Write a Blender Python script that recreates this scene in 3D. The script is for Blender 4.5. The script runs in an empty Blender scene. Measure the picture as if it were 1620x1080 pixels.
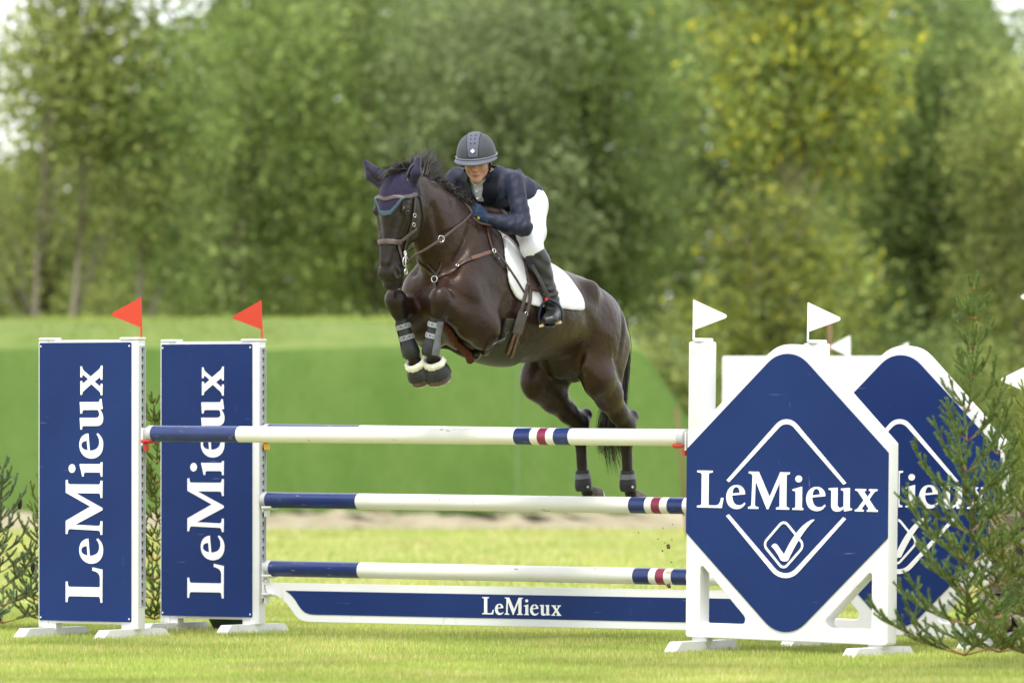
import bpy, bmesh, math, random
import numpy as np
from mathutils import Vector, Matrix
R = math.radians
sc = bpy.context.scene
col = sc.collection
# ------------------------------------------------------------------ camera, sky, sun, exposure
FPX = 11130.0; CAMH = 1.40; PITCH = math.atan(110/FPX)
cam = bpy.data.cameras.new('camera'); camo = bpy.data.objects.new('camera', cam); col.objects.link(camo)
cam.sensor_width = 36; cam.lens = FPX/1620*36; cam.clip_start = 0.5; cam.clip_end = 3000
camo.location = (0, 0, CAMH); camo.rotation_euler = (R(90)+PITCH, 0, 0)
cam.dof.use_dof = True; cam.dof.focus_distance = 42.0; cam.dof.aperture_fstop = 2.6; cam.dof.aperture_blades = 0
sc.camera = camo
SUN_EL, SUN_AZ = 63.0, 200.0          # azimuth: compass direction the sun stands in, seen from above, clockwise from +Y
w = bpy.data.worlds.new('World'); sc.world = w; w.use_nodes = True
nt = w.node_tree; bg = nt.nodes['Background']
sky = nt.nodes.new('ShaderNodeTexSky'); sky.sky_type = 'NISHITA'; sky.sun_disc = False
sky.sun_elevation = R(SUN_EL); sky.sun_rotation = R(SUN_AZ); sky.air_density = 1.0; sky.dust_density = 1.0; sky.ozone_density = 1.0
hs = nt.nodes.new('ShaderNodeMix'); hs.data_type = 'RGBA'; hs.inputs[0].default_value = 0.80      # thin white overcast over the blue
hs.inputs[7].default_value = (7.6, 7.7, 7.9, 1)
nt.links.new(sky.outputs[0], hs.inputs[6]); nt.links.new(hs.outputs[2], bg.inputs['Color'])
bg.inputs['Strength'].default_value = 0.12
sl = bpy.data.lights.new('sun', 'SUN'); sl.energy = 1.5; sl.angle = R(14); sl.color = (1, 0.955, 0.88)
so = bpy.data.objects.new('sun', sl); col.objects.link(so)
az = R(SUN_AZ); el = R(SUN_EL)
sdir = Vector((math.sin(az)*math.cos(el), math.cos(az)*math.cos(el), math.sin(el)))
so.rotation_euler = (-sdir).to_track_quat('-Z', 'Y').to_euler(); so.location = (0, 20, 30)
sc.view_settings.view_transform = 'Standard'; sc.view_settings.look = 'None'; sc.view_settings.gamma = 1
sc.view_settings.use_curve_mapping = False; sc.view_settings.exposure = 1.2
sc.render.film_transparent = False
sc.cycles.max_bounces = 8; sc.cycles.transparent_max_bounces = 12; sc.cycles.use_denoising = True

# ------------------------------------------------------------------ helpers
MATS = {}
def mat(name, color, rough=0.6, spec=0.5, color2=None, nscale=8.0, ndetail=4.0, nstretch=(1,1,1), bump=0.0, bscale=None, bstretch=None, metallic=0.0, sheen=0.0, lo=0.35, hi=0.65, attr=None, trans=0.0, coat=0.0, scratch=None, bdist=0.02, subsurf=0.0, bump2=None, tintspec=None):
    m = bpy.data.materials.new(name); m.use_nodes = True; t = m.node_tree; N = t.nodes; L = t.links
    b = N['Principled BSDF']
    b.inputs['Base Color'].default_value = (*color, 1); b.inputs['Roughness'].default_value = rough
    b.inputs['Specular IOR Level'].default_value = spec; b.inputs['Metallic'].default_value = metallic
    if tintspec: b.inputs['Specular Tint'].default_value = (*tintspec, 1)
    if sheen: b.inputs['Sheen Weight'].default_value = sheen; b.inputs['Sheen Roughness'].default_value = 0.45
    if coat: b.inputs['Coat Weight'].default_value = coat
    if subsurf: b.inputs['Subsurface Weight'].default_value = subsurf; b.inputs['Subsurface Radius'].default_value = (0.012, 0.005, 0.003); b.inputs['Subsurface Scale'].default_value = 0.6
    tc = N.new('ShaderNodeTexCoord')
    def noise(scale, stretch, det):
        mp = N.new('ShaderNodeMapping'); mp.inputs['Scale'].default_value = stretch
        if name in ('white_paint', 'navy_paint', 'navy_board', 'white_plastic', 'maroon_paint'):      # wear differs from piece to piece
            oi = N.new('ShaderNodeObjectInfo'); va = N.new('ShaderNodeVectorMath'); va.operation = 'ADD'; mu = N.new('ShaderNodeMath'); mu.operation = 'MULTIPLY'; mu.inputs[1].default_value = 60
            L.new(oi.outputs['Random'], mu.inputs[0]); L.new(tc.outputs['Object'], va.inputs[0]); L.new(mu.outputs[0], va.inputs[1]); L.new(va.outputs[0], mp.inputs[0])
        else: L.new(tc.outputs['Object'], mp.inputs[0])
        n = N.new('ShaderNodeTexNoise'); n.inputs['Scale'].default_value = scale; n.inputs['Detail'].default_value = det
        L.new(mp.outputs[0], n.inputs['Vector']); return n
    out = None
    if attr:
        a = N.new('ShaderNodeVertexColor'); a.layer_name = attr; out = a.outputs['Color']
        if color2 is not None:
            n = noise(nscale, nstretch, ndetail); mr = N.new('ShaderNodeMapRange')
            mr.inputs[1].default_value = lo; mr.inputs[2].default_value = hi; mr.inputs[3].default_value = color2[0]; mr.inputs[4].default_value = color2[1]
            L.new(n.outputs['Fac'], mr.inputs[0])
            mx = N.new('ShaderNodeMix'); mx.data_type = 'RGBA'; mx.blend_type = 'MULTIPLY'; mx.inputs[0].default_value = 1
            L.new(out, mx.inputs[6]); L.new(mr.outputs[0], mx.inputs[7]); out = mx.outputs[2]
    elif color2 is not None:
        n = noise(nscale, nstretch, ndetail); mr = N.new('ShaderNodeMapRange'); mr.inputs[1].default_value = lo; mr.inputs[2].default_value = hi
        L.new(n.outputs['Fac'], mr.inputs[0])
        mx = N.new('ShaderNodeMix'); mx.data_type = 'RGBA'
        mx.inputs[6].default_value = (*color, 1); mx.inputs[7].default_value = (*color2, 1)
        L.new(mr.outputs[0], mx.inputs[0]); out = mx.outputs[2]
    if scratch:
        for (c, sc_, st, lo_, hi_) in scratch:
            n = noise(sc_, st, 3.0); mr = N.new('ShaderNodeMapRange'); mr.inputs[1].default_value = lo_; mr.inputs[2].default_value = hi_
            L.new(n.outputs['Fac'], mr.inputs[0])
            mx = N.new('ShaderNodeMix'); mx.data_type = 'RGBA'
            if out is None: mx.inputs[6].default_value = (*color, 1)
            else: L.new(out, mx.inputs[6])
            mx.inputs[7].default_value = (*c, 1); L.new(mr.outputs[0], mx.inputs[0]); out = mx.outputs[2]
    if out is not None: L.new(out, b.inputs['Base Color'])
    if bump:
        n = noise(bscale or nscale*4, bstretch or nstretch, 5.0)
        bp = N.new('ShaderNodeBump'); bp.inputs['Strength'].default_value = bump; bp.inputs['Distance'].default_value = bdist
        L.new(n.outputs['Fac'], bp.inputs['Height']); 
        if bump2:
            n2 = noise(bump2[1], (1,1,1), 3.0); b2 = N.new('ShaderNodeBump'); b2.inputs['Strength'].default_value = bump2[0]; b2.inputs['Distance'].default_value = bump2[2]
            L.new(n2.outputs['Fac'], b2.inputs['Height']); L.new(b2.outputs[0], bp.inputs['Normal'])
        L.new(bp.outputs[0], b.inputs['Normal'])
    if trans:
        tr = N.new('ShaderNodeBsdfTranslucent'); ms = N.new('ShaderNodeMixShader'); ms.inputs[0].default_value = trans
        if out is not None: L.new(out, tr.inputs[0])
        else: tr.inputs[0].default_value = (*color, 1)
        L.new(b.outputs[0], ms.inputs[1]); L.new(tr.outputs[0], ms.inputs[2])
        L.new(ms.outputs[0], N['Material Output'].inputs['Surface'])
    MATS[name] = m; return m

def mesh_data(name, verts, faces, smooth=False):
    me = bpy.data.meshes.new(name)
    if isinstance(faces, np.ndarray):
        v = np.asarray(verts, np.float32); nf, k = faces.shape
        me.vertices.add(len(v)); me.vertices.foreach_set('co', v.ravel())
        me.loops.add(nf*k); me.loops.foreach_set('vertex_index', faces.astype(np.int32).ravel())
        me.polygons.add(nf); me.polygons.foreach_set('loop_start', np.arange(0, nf*k, k, dtype=np.int32))
        me.update(calc_edges=True); me.validate()
    else:
        me.from_pydata([tuple(map(float, p)) for p in verts], [], faces); me.update()
    if smooth: me.polygons.foreach_set('use_smooth', np.ones(len(me.polygons), bool))
    return me
def link(name, me, m=None, parent=None, loc=None, rot=None):
    o = bpy.data.objects.new(name, me); col.objects.link(o)
    if m is not None and me is not None and len(me.materials) == 0: me.materials.append(MATS[m] if isinstance(m, str) else m)
    if parent is not None: o.parent = parent
    if loc is not None: o.location = loc
    if rot is not None: o.rotation_euler = rot
    return o
def obj(name, verts, faces, m, parent=None, smooth=False, loc=None, rot=None):
    return link(name, mesh_data(name, verts, faces, smooth), m, parent, loc, rot)
def tag(o, label, cat=None, group=None, kind=None):
    if label: o['label'] = label
    if cat: o['category'] = cat
    if group: o['group'] = group
    if kind: o['kind'] = kind
    return o
def thing(name, label, cat, loc=(0,0,0), rotz=0, group=None, rot=None):
    o = bpy.data.objects.new(name, None); col.objects.link(o); o.empty_display_size = 0.1
    o.location = loc; o.rotation_euler = rot or (0, 0, rotz)
    return tag(o, label, cat, group)
class MB:
    def __init__(s): s.v = []; s.f = []
    def add(s, v, f):
        n = len(s.v); s.v += [tuple(map(float, p)) for p in v]; s.f += [tuple(i+n for i in q) for q in f]; return s
    def box(s, x0, x1, y0, y1, z0, z1, bev=0.0):
        if bev:
            bm = bmesh.new(); bmesh.ops.create_cube(bm, size=1)
            for q in bm.verts: q.co = Vector(((x0+x1)/2+q.co.x*(x1-x0), (y0+y1)/2+q.co.y*(y1-y0), (z0+z1)/2+q.co.z*(z1-z0)))
            bmesh.ops.bevel(bm, geom=bm.edges[:], offset=bev, segments=2, affect='EDGES', profile=0.6)
            bm.verts.index_update()
            r = s.add([q.co for q in bm.verts], [[q.index for q in f.verts] for f in bm.faces]); bm.free(); return r
        return s.add([(x0,y0,z0),(x1,y0,z0),(x1,y1,z0),(x0,y1,z0),(x0,y0,z1),(x1,y0,z1),(x1,y1,z1),(x0,y1,z1)],
                     [(0,3,2,1),(4,5,6,7),(0,1,5,4),(1,2,6,5),(2,3,7,6),(3,0,4,7)])
    def tube(s, pts, rad, seg=10, caps=True, flat=None):
        P = [Vector(p) for p in pts]; n = len(P); rad = [rad]*n if isinstance(rad, (int, float)) else rad
        V = []; prev = None
        for i in range(n):
            t = (P[min(i+1, n-1)]-P[max(i-1, 0)]).normalized()
            if prev is None:
                a = Vector((0,0,1)) if abs(t.z) < 0.9 else Vector((1,0,0)); x = t.cross(a).normalized()
            else: x = (prev - t*prev.dot(t)).normalized()
            y = t.cross(x); prev = x
            for k in range(seg):
                th = 2*math.pi*k/seg; V.append(P[i]+x*(math.cos(th)*rad[i])+y*(math.sin(th)*rad[i]))
        Fc = [(i*seg+k, i*seg+(k+1) % seg, (i+1)*seg+(k+1) % seg, (i+1)*seg+k) for i in range(n-1) for k in range(seg)]
        if caps: Fc += [tuple(range(seg-1, -1, -1)), tuple((n-1)*seg+k for k in range(seg))]
        return s.add(V, Fc)
    def build(s, name, m, parent=None, smooth=False, loc=None, rot=None):
        o = obj(name, s.v, s.f, m, parent, smooth, loc, rot)
        return o
def autosmooth(o, ang=40):
    me = o.data; me.polygons.foreach_set('use_smooth', np.ones(len(me.polygons), bool))
    me.set_sharp_from_angle(angle=R(ang)); return o
def dup(root, loc=None, rotz=None, label=None, group=None):
    r = root.copy(); col.objects.link(r)
    if loc is not None: r.location = loc
    if rotz is not None: r.rotation_euler = (0, 0, rotz)
    if label: r['label'] = label
    if group: r['group'] = group
    for ch in root.children:
        c = ch.copy(); col.objects.link(c); c.parent = r
        for g in ch.children:
            d = g.copy(); col.objects.link(d); d.parent = c
    return r
def extrude2d(name, loops, y0, y1, m, parent=None, bevel=0.0, loc=None):
    """closed 2-D outlines (x,z); inner loops are holes; solid from y0 (front) to y1 (back)"""
    cu = bpy.data.curves.new(name, 'CURVE'); cu.dimensions = '2D'; cu.fill_mode = 'BOTH'
    cu.extrude = max((y1-y0)/2-bevel, 1e-4); cu.bevel_depth = bevel; cu.bevel_resolution = 1; cu.offset = -bevel
    for lp in loops:
        sp = cu.splines.new('POLY'); sp.points.add(len(lp)-1); sp.use_cyclic_u = True
        for i, p in enumerate(lp): sp.points[i].co = (p[0], p[1], 0, 1)
    o = bpy.data.objects.new(name, cu); col.objects.link(o)
    dg = bpy.context.evaluated_depsgraph_get(); me = bpy.data.meshes.new_from_object(o.evaluated_get(dg))
    bpy.data.objects.remove(o); bpy.data.curves.remove(cu)
    n = len(me.vertices); co = np.empty(n*3, np.float32); me.vertices.foreach_get('co', co); co = co.reshape(-1, 3)
    new = np.stack([co[:,0], (y0+y1)/2-co[:,2], co[:,1]], 1).astype(np.float32); me.vertices.foreach_set('co', new.ravel()); me.update()
    me.name = name; me.materials.clear()
    return link(name, me, m, parent, loc)
def bez(path, n=8):
    out = []; cur = None
    for c in path:
        if len(c) == 2: out.append(tuple(c)); cur = c
        else:
            p0 = np.array(cur); p1, p2, p3 = [np.array(q) for q in c]
            for i in range(1, n+1):
                t = i/n; out.append(tuple((1-t)**3*p0+3*t*(1-t)**2*p1+3*t*t*(1-t)*p2+t**3*p3))
            cur = c[2]
    return out
def rounded(poly, radii, n=8):
    out = []; k = len(poly)
    for i in range(k):
        p = np.array(poly[i], float); a = np.array(poly[i-1], float)-p; b = np.array(poly[(i+1) % k], float)-p
        r = radii[i] if not isinstance(radii, (int, float)) else radii
        if r <= 0: out.append(tuple(p)); continue
        a /= np.linalg.norm(a); b /= np.linalg.norm(b); ang = math.acos(np.clip(a@b, -1, 1)); d = r/math.tan(ang/2)
        c = p+(a+b)/np.linalg.norm(a+b)*(r/math.sin(ang/2)); s = p+a*d-c; e = p+b*d-c
        t0 = math.atan2(s[1], s[0]); t1 = math.atan2(e[1], e[0]); dt = (t1-t0+math.pi) % (2*math.pi)-math.pi
        for j in range(n+1): th = t0+dt*j/n; out.append((c[0]+r*math.cos(th), c[1]+r*math.sin(th)))
    return out
def catmull(pts, n=8):
    P = [np.array(p, float) for p in pts]; P = [2*P[0]-P[1]]+P+[2*P[-1]-P[-2]]; out = []
    for i in range(1, len(P)-2):
        for j in range(n):
            t = j/n; out.append(0.5*((2*P[i])+(-P[i-1]+P[i+1])*t+(2*P[i-1]-5*P[i]+4*P[i+1]-P[i+2])*t*t+(-P[i-1]+3*P[i]-3*P[i+1]+P[i+2])*t**3))
    out.append(P[-2]); return out
def ray(px, py):
    d = Vector(((px-810)/FPX, 1.0, (540-py)/FPX)); c, s = math.cos(PITCH), math.sin(PITCH)
    return Vector((d.x, d.y*c-d.z*s, d.y*s+d.z*c))
def at(px, py, depth):
    r = ray(px, py); return Vector((0, 0, CAMH))+r*(depth/r.y)
rng = np.random.default_rng(7); random.seed(7)
# ------------------------------------------------------------------ ground, bank, wood
mat('lawn', (.30, .33, .10), .95, .1, (.40, .375, .16), .55, 6, bump=.5, bscale=45, lo=.38, hi=.62, scratch=[((.23, .30, .08), 2.2, (1,.35,1), .52, .72)], bdist=.03)
s = MB(); s.add([(-900,-50,0),(900,-50,0),(900,2500,0),(-900,2500,0)], [(0,1,2,3)])
tag(s.build('ground', 'lawn'), None, kind='structure')
mat('grass_blade', (.15, .19, .03), .7, .2, (.8, 1.2), .7, 4, attr='tint', trans=.35)
def blades(name, n, y0, y1, hgt, wid, seed, xr=None, zf=None, cols=None, lean=.55):
    r_ = np.random.default_rng(seed); y = y0+(y1-y0)*r_.random(n)**1.15; x = (r_.random(n)*2-1)*(.0728*y+.35) if xr is None else xr[0]+(xr[1]-xr[0])*r_.random(n)
    z = np.zeros(n) if zf is None else zf(x, y); h = hgt*(.55+.75*r_.random(n)); w_ = wid*(.6+.8*r_.random(n)); th = r_.random(n)*6.283; b = r_.random(n)*6.283; ln = h*lean*r_.random(n)
    clump = .5+.5*np.sin(x*3.1+1.7*np.sin(y*2.3))*np.sin(y*2.7+1.3*np.sin(x*1.9)); h = h*(.7+.5*clump)
    dx, dy = np.cos(th)*w_/2, np.sin(th)*w_/2; V = np.zeros((n, 3, 3), np.float32)
    V[:,0] = np.stack([x-dx, y-dy, z-.003], 1); V[:,1] = np.stack([x+dx, y+dy, z-.003], 1); V[:,2] = np.stack([x+np.cos(b)*ln, y+np.sin(b)*ln, z+h], 1)
    me = mesh_data(name, V.reshape(-1, 3), np.arange(3*n).reshape(-1, 3))
    C = np.array(cols or [(.27,.38,.075), (.34,.42,.095), (.43,.46,.12), (.53,.50,.18), (.60,.54,.28)]); pr = np.stack([1.9*(1-clump)**1.5+.2, np.full(n, 1.1), np.full(n, .9), 1.1*clump**1.5+.1, .6*clump**2+.04], 1) if cols is None else np.ones((n, len(C)))
    pr = np.cumsum(pr/pr.sum(1, keepdims=True), 1); k = (r_.random(n)[:, None] > pr).sum(1).clip(0, len(C)-1); c = C[k]*(.8+.4*r_.random(n))[:, None]
    ca = me.color_attributes.new('tint', 'FLOAT_COLOR', 'POINT'); c4 = np.ones((n*3, 4), np.float32); c4[:, :3] = np.repeat(c, 3, 0); ca.data.foreach_set('color', c4.ravel())
    return tag(link(name, me, 'grass_blade'), None, kind='stuff')
tag(blades('lawn_grass', 330000, 35.4, 50, .034, .0062, 1), 'short mown yellow green grass around the jump', 'grass')
tag(blades('lawn_grass', 60000, 50, 83, .05, .012, 2), 'blurred mown grass between the jump and the bank', 'grass')
# the turf covered bank
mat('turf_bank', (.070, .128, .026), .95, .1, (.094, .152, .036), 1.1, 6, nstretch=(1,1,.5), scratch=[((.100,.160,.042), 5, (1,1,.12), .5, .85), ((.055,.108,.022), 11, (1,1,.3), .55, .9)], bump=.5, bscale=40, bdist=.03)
mat('bare_soil', (.27, .235, .155), .95, .1, (.36, .32, .22), 3, 6, bump=.8, bscale=14, bdist=.06)
mat('seam', (.095, .16, .05), .9, .1)
XE = 2.95
def cap(x): return max(0.0, 2.72*min(1.0, (XE-x)/1.72))
prof = [(84.55, .18), (84.75, .6), (85.05, 1.1), (85.35, 1.6), (85.62, 2.02), (85.76, 2.16), (85.98, 2.25), (86.4, 2.34), (87.0, 2.43), (87.8, 2.51), (89.5, 2.57), (93, 2.59), (96, 2.4), (98, 1.0), (99, -.1)]
def sm(a, b, k=.25): h = max(k-abs(a-b), 0)/k; return min(a, b)-h*h*k/4
xs = list(np.linspace(-16, 1.0, 40))+list(np.linspace(1.06, XE, 34)); V = []; Fc = []
for x in xs:
    for (y, z) in prof: V.append((x, y+.05*math.sin(x*.9), sm(z, cap(x))+.025*math.sin(x*1.7+y)*(z > .5)))
n = len(prof)
for i in range(len(xs)-1):
    for j in range(n-1): Fc.append((i*n+j, (i+1)*n+j, (i+1)*n+j+1, i*n+j+1))
bank = tag(obj('grass_bank', V, Fc, 'turf_bank', None, True), None, kind='structure')
mat('bank_top_lit_grass', (.135, .195, .05), .95, .1, (.17, .22, .065), 2.5, 6, bump=.6, bscale=30, bdist=.05)  # grass on top; the crest's sky-lit paleness is put into its colour
bank.data.materials.append(MATS['bank_top_lit_grass'])
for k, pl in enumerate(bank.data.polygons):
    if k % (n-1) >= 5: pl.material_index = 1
sv = [(-.0+dx, y-.012+.05*math.sin(.075*.9), z) for dx in (.04, .085) for (y, z) in prof[:6]]
obj('turf_seam', sv, [(j, 6+j, 7+j, j+1) for j in range(5)], 'seam', bank)
V = []; Fc = []; r_ = np.random.default_rng(4); xs2 = np.linspace(-16, 5, 90)
for x in xs2:
    for (y, z) in ((83.5, -.02), (83.9, .04), (84.2, .09), (84.45, .15), (84.62, .19)): V.append((x, y+.12*r_.normal(), z+.02*r_.normal()))
for i in range(len(xs2)-1):
    for j in range(4): Fc.append((i*5+j, (i+1)*5+j, (i+1)*5+j+1, i*5+j+1))
tag(obj('soil_strip', V, Fc, 'bare_soil', None, True), None, kind='structure')
def bz(x, y): return np.array([sm(np.interp(b, [p[0] for p in prof], [p[1] for p in prof]), cap(a)) for a, b in zip(x, y)])
tag(blades('crest_grass', 9000, 85.95, 92, .06, .018, 3, (-8, 2.2), bz, [(.24,.33,.06), (.30,.36,.085), (.34,.37,.11)]), 'taller grass along the top of the bank', 'grass')

mat('leaf', (.07, .11, .025), .55, .35, (.75, 1.3), .35, 3, attr='tint', trans=.52)
mat('bark_grey', (.24, .195, .15), .9, .2, (.34, .29, .23), 6, 5, nstretch=(1,1,.3), bump=.5, bscale=20)
mat('bark_dark', (.045, .036, .028), .9, .2, (.075, .06, .045), 6, 5, nstretch=(1,1,.3), bump=.5, bscale=20)
GREEN = [(0.198,0.269,0.076), (0.242,0.327,0.090), (0.284,0.366,0.104), (0.326,0.396,0.124), (0.174,0.237,0.073)]
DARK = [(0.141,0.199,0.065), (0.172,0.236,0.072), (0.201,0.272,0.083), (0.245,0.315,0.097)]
OLIVE = [(0.286,0.336,0.097), (0.336,0.375,0.112), (0.242,0.297,0.089), (0.381,0.397,0.121), (0.213,0.260,0.083)]
YELL = [(.50,.47,.05), (.43,.43,.06), (.35,.38,.07), (.27,.32,.075), (.54,.48,.05)]
YGRN = [(0.332,0.376,0.113), (0.273,0.335,0.101), (0.387,0.416,0.124), (0.221,0.282,0.088)]
SILV = [(0.252,0.308,0.135), (0.292,0.345,0.158), (0.210,0.265,0.110), (0.172,0.221,0.089)]
def leafmesh(name, C, size, pal, seed, bias=.35, grp=None):
    n = len(C); r_ = np.random.default_rng(seed); nr = r_.normal(size=(n, 3)); nr[:, 2] += bias*2; nr /= np.linalg.norm(nr, axis=1, keepdims=True)
    a = np.cross(nr, r_.normal(size=(n, 3))); a /= np.linalg.norm(a, axis=1, keepdims=True); b = np.cross(nr, a); s_ = (size*(.6+.8*r_.random(n)))[:, None]
    V = np.stack([C-a*s_*.75, C-b*s_*.36-nr*s_*.08, C+a*s_*.75, C+b*s_*.36-nr*s_*.08], 1).astype(np.float32)
    me = mesh_data(name, V.reshape(-1, 3), np.arange(4*n).reshape(-1, 4))
    P = np.array(pal); c = P[r_.integers(0, len(P), n)]*(.75+.5*r_.random(n))[:, None]
    if grp is not None: c = c*(.74+.62*r_.random(int(grp.max())+1)**1.3)[grp][:, None]
    ca = me.color_attributes.new('tint', 'FLOAT_COLOR', 'POINT'); c4 = np.ones((n*4, 4), np.float32); c4[:, :3] = np.repeat(c, 4, 0); ca.data.foreach_set('color', c4.ravel()); return me
TREES = []
def tree(name, label, px, y, lobes, pal, nleaf, size, trunk, group, bark='bark_grey', seed=0, cat='tree', sig=.27):
    """lobes: (dx, dz, rx, ry, rz) crown masses; trunk: (radius, lean, top height)"""
    X = (px-810)/FPX*y; r_ = np.random.default_rng(seed+11); t = thing(name, label, cat, (X, y, 0), 0, group)
    rad, lean, top = trunk; m = MB()
    if rad > 0:
        P = [np.array([lean*(k/6)**1.4*top*.3+.05*r_.normal()*(k > 0), .05*r_.normal()*(k > 0), -.1+(top+.1)*k/6]) for k in range(7)]
        m.tube(P, [rad*(1.25 if k == 0 else 1)*(1-.8*k/6) for k in range(7)], 8); tr_ = m.build('trunk', bark, t, True)
    tot = sum(l[2]*l[3]*l[4] for l in lobes); Cs = []; tips = []; Gs = []; g0 = 0
    for (dx, dz, rx, ry, rz) in lobes:
        n = int(nleaf*(rx*ry*rz)/tot); nc = max(8, n//26); d = r_.normal(size=(nc, 3)); d /= np.linalg.norm(d, axis=1, keepdims=True); rr = r_.random(nc)**.42
        cen = np.stack([dx+d[:,0]*rr*rx, d[:,1]*rr*ry, np.maximum(dz+d[:,2]*rr*rz, .25)], 1); k = r_.integers(0, nc, n)
        Cs.append(cen[k]+r_.normal(size=(n, 3))*sig*np.array([1, 1, .75])); tips += [cen[i] for i in r_.integers(0, nc, 7)]; Gs.append(k+g0); g0 += nc
    C = np.concatenate(Cs); C[:, 2] = np.maximum(C[:, 2], .05); link('crown', leafmesh('crown', C, size, pal, seed, grp=np.concatenate(Gs)), 'leaf', t)
    if rad > 0:
        for i, q in enumerate(tips[:14:2] if rad < .07 else tips[:14]):
            h0 = min(top*.92, max(.4, q[2]*.62)); k = h0/top*6; b0 = P[min(int(k), 5)]+(P[min(int(k)+1, 6)]-P[min(int(k), 5)])*(k-int(k)); mid = (b0+q)/2+np.array([0, 0, .25]); l_ = MB()
            l_.tube([b0, mid, q], [rad*.34, rad*.22, rad*.08], 6); l_.build('limb', bark, t, True)
    TREES.append(t); return t
G1, G2, G3 = 'trees of the wood behind the bank', 'tall trees at the back of the wood', 'bushes at the foot of the wood'
# slim, thinly leaved trees on the left
tree('birch_tree', 'slim bare stemmed tree leaning right at the far left edge', 22, 97.0, [(.75,6.2,.9,.9,1.5), (-.3,3.9,.45,.8,.9), (.9,8.0,.8,.8,1.0)], OLIVE, 7500, .085, (.062, .42, 7.6), G1, seed=1, sig=.34)
tree('birch_tree', 'slim grey stemmed tree second from the left, forked low', 92, 97.2, [(.3,6.0,.8,.9,1.3), (.95,4.3,.5,.8,.8), (.3,8.2,.9,.9,1.0)], OLIVE, 7500, .085, (.058, .25, 7.9), G1, seed=2, sig=.34)
tree('birch_tree', 'slender upright tree left of centre beside the bright sky gap', 218, 97.4, [(.15,5.6,.75,.8,1.5), (.5,3.6,.5,.8,.8), (.5,8.3,1.0,.9,.9)], GREEN, 8500, .085, (.065, .06, 8.0), G1, seed=3, sig=.34)
tree('willow_tree', 'broad light green tree between the sky gap and the horse', 385, 104, [(0,6.6,1.5,1.4,1.9), (-.7,4.3,1.1,1.1,1.4), (.9,4.6,1.2,1.1,1.5), (0,2.9,1.3,1.2,1.0)], GREEN, 15000, .09, (.13, .05, 7.0), G1, seed=4)
tree('willow_tree', 'pale green full crowned tree directly above the horse head', 590, 106, [(0,6.8,1.6,1.4,1.9), (-.8,4.6,1.2,1.1,1.4), (.8,4.4,1.2,1.2,1.4), (.1,2.9,1.2,1.1,.9)], GREEN+SILV[:2], 16000, .09, (.14, -.04, 7.2), G1, seed=5)
tree('willow_tree', 'silvery green tree rising behind the rider helmet', 765, 103, [(0,6.4,1.3,1.3,1.8), (-.5,4.5,1.0,1.1,1.3), (.6,4.2,1.0,1.1,1.4), (.1,2.7,1.1,1.1,.8)], SILV, 14000, .09, (.12, .03, 6.8), G1, seed=6)
tree('oak_tree', 'deep green tree right of the rider, left of the yellow tree', 935, 105, [(0,6.8,1.5,1.4,1.8), (-.5,4.4,1.2,1.1,1.3), (.5,4.2,1.2,1.1,1.3), (0,2.6,1.2,1.1,.9)], DARK+GREEN[:2], 16000, .09, (.15, 0, 7.0), G1, 'bark_dark', seed=7)
tree('maple_tree', 'tree with bright yellow leaves in the upper right', 1255, 100, [(-.45,6.9,1.0,.9,1.0), (.55,6.5,1.0,.9,1.2), (.1,5.6,1.2,.9,.8), (.75,5.2,.65,.7,.7), (-.7,5.6,.6,.7,.6), (.2,7.9,1.2,.9,.8)], YELL[1:4]+YELL[:1]+YGRN+GREEN[:3], 11000, .10, (.11, .06, 7.2), G1, seed=8)
tree('maple_tree', 'lower yellow green tree beneath the bright yellow crown', 1225, 98.5, [(0,3.9,.85,.8,.75), (.35,3.2,.95,.8,.8), (-.75,2.5,.7,.7,.7), (.5,2.2,.9,.8,.8), (-.2,1.7,1.0,.8,.7)], YGRN+YELL[1:4], 8500, .09, (.08, -.05, 4.2), G1, seed=9)
tree('oak_tree', 'dark green tree filling the gap behind the yellow tree', 1180, 109, [(0,6.6,1.6,1.4,1.9), (-.8,4.4,1.3,1.2,1.4), (.9,4.2,1.3,1.2,1.4), (0,2.6,1.4,1.2,.9)], DARK, 16000, .09, (.16, 0, 7.0), G1, 'bark_dark', seed=10)
tree('oak_tree', 'dense mid green tree right of the yellow tree', 1475, 104, [(0,6.3,1.4,1.2,1.8), (-.4,4.2,1.2,1.1,1.4), (.5,3.8,1.1,1.1,1.3), (0,2.3,1.2,1.1,.9)], DARK+GREEN[:1], 15000, .09, (.14, .02, 6.4), G1, 'bark_dark', seed=11)
tree('oak_tree', 'olive tree at the far right edge below the corner of sky', 1618, 101, [(-.1,5.2,1.0,1.0,1.3), (.1,3.2,1.0,1.0,1.3), (-.3,1.7,1.0,1.0,.7)], OLIVE+YGRN[1:2], 9000, .09, (.10, .05, 5.4), G1, seed=12)
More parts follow.
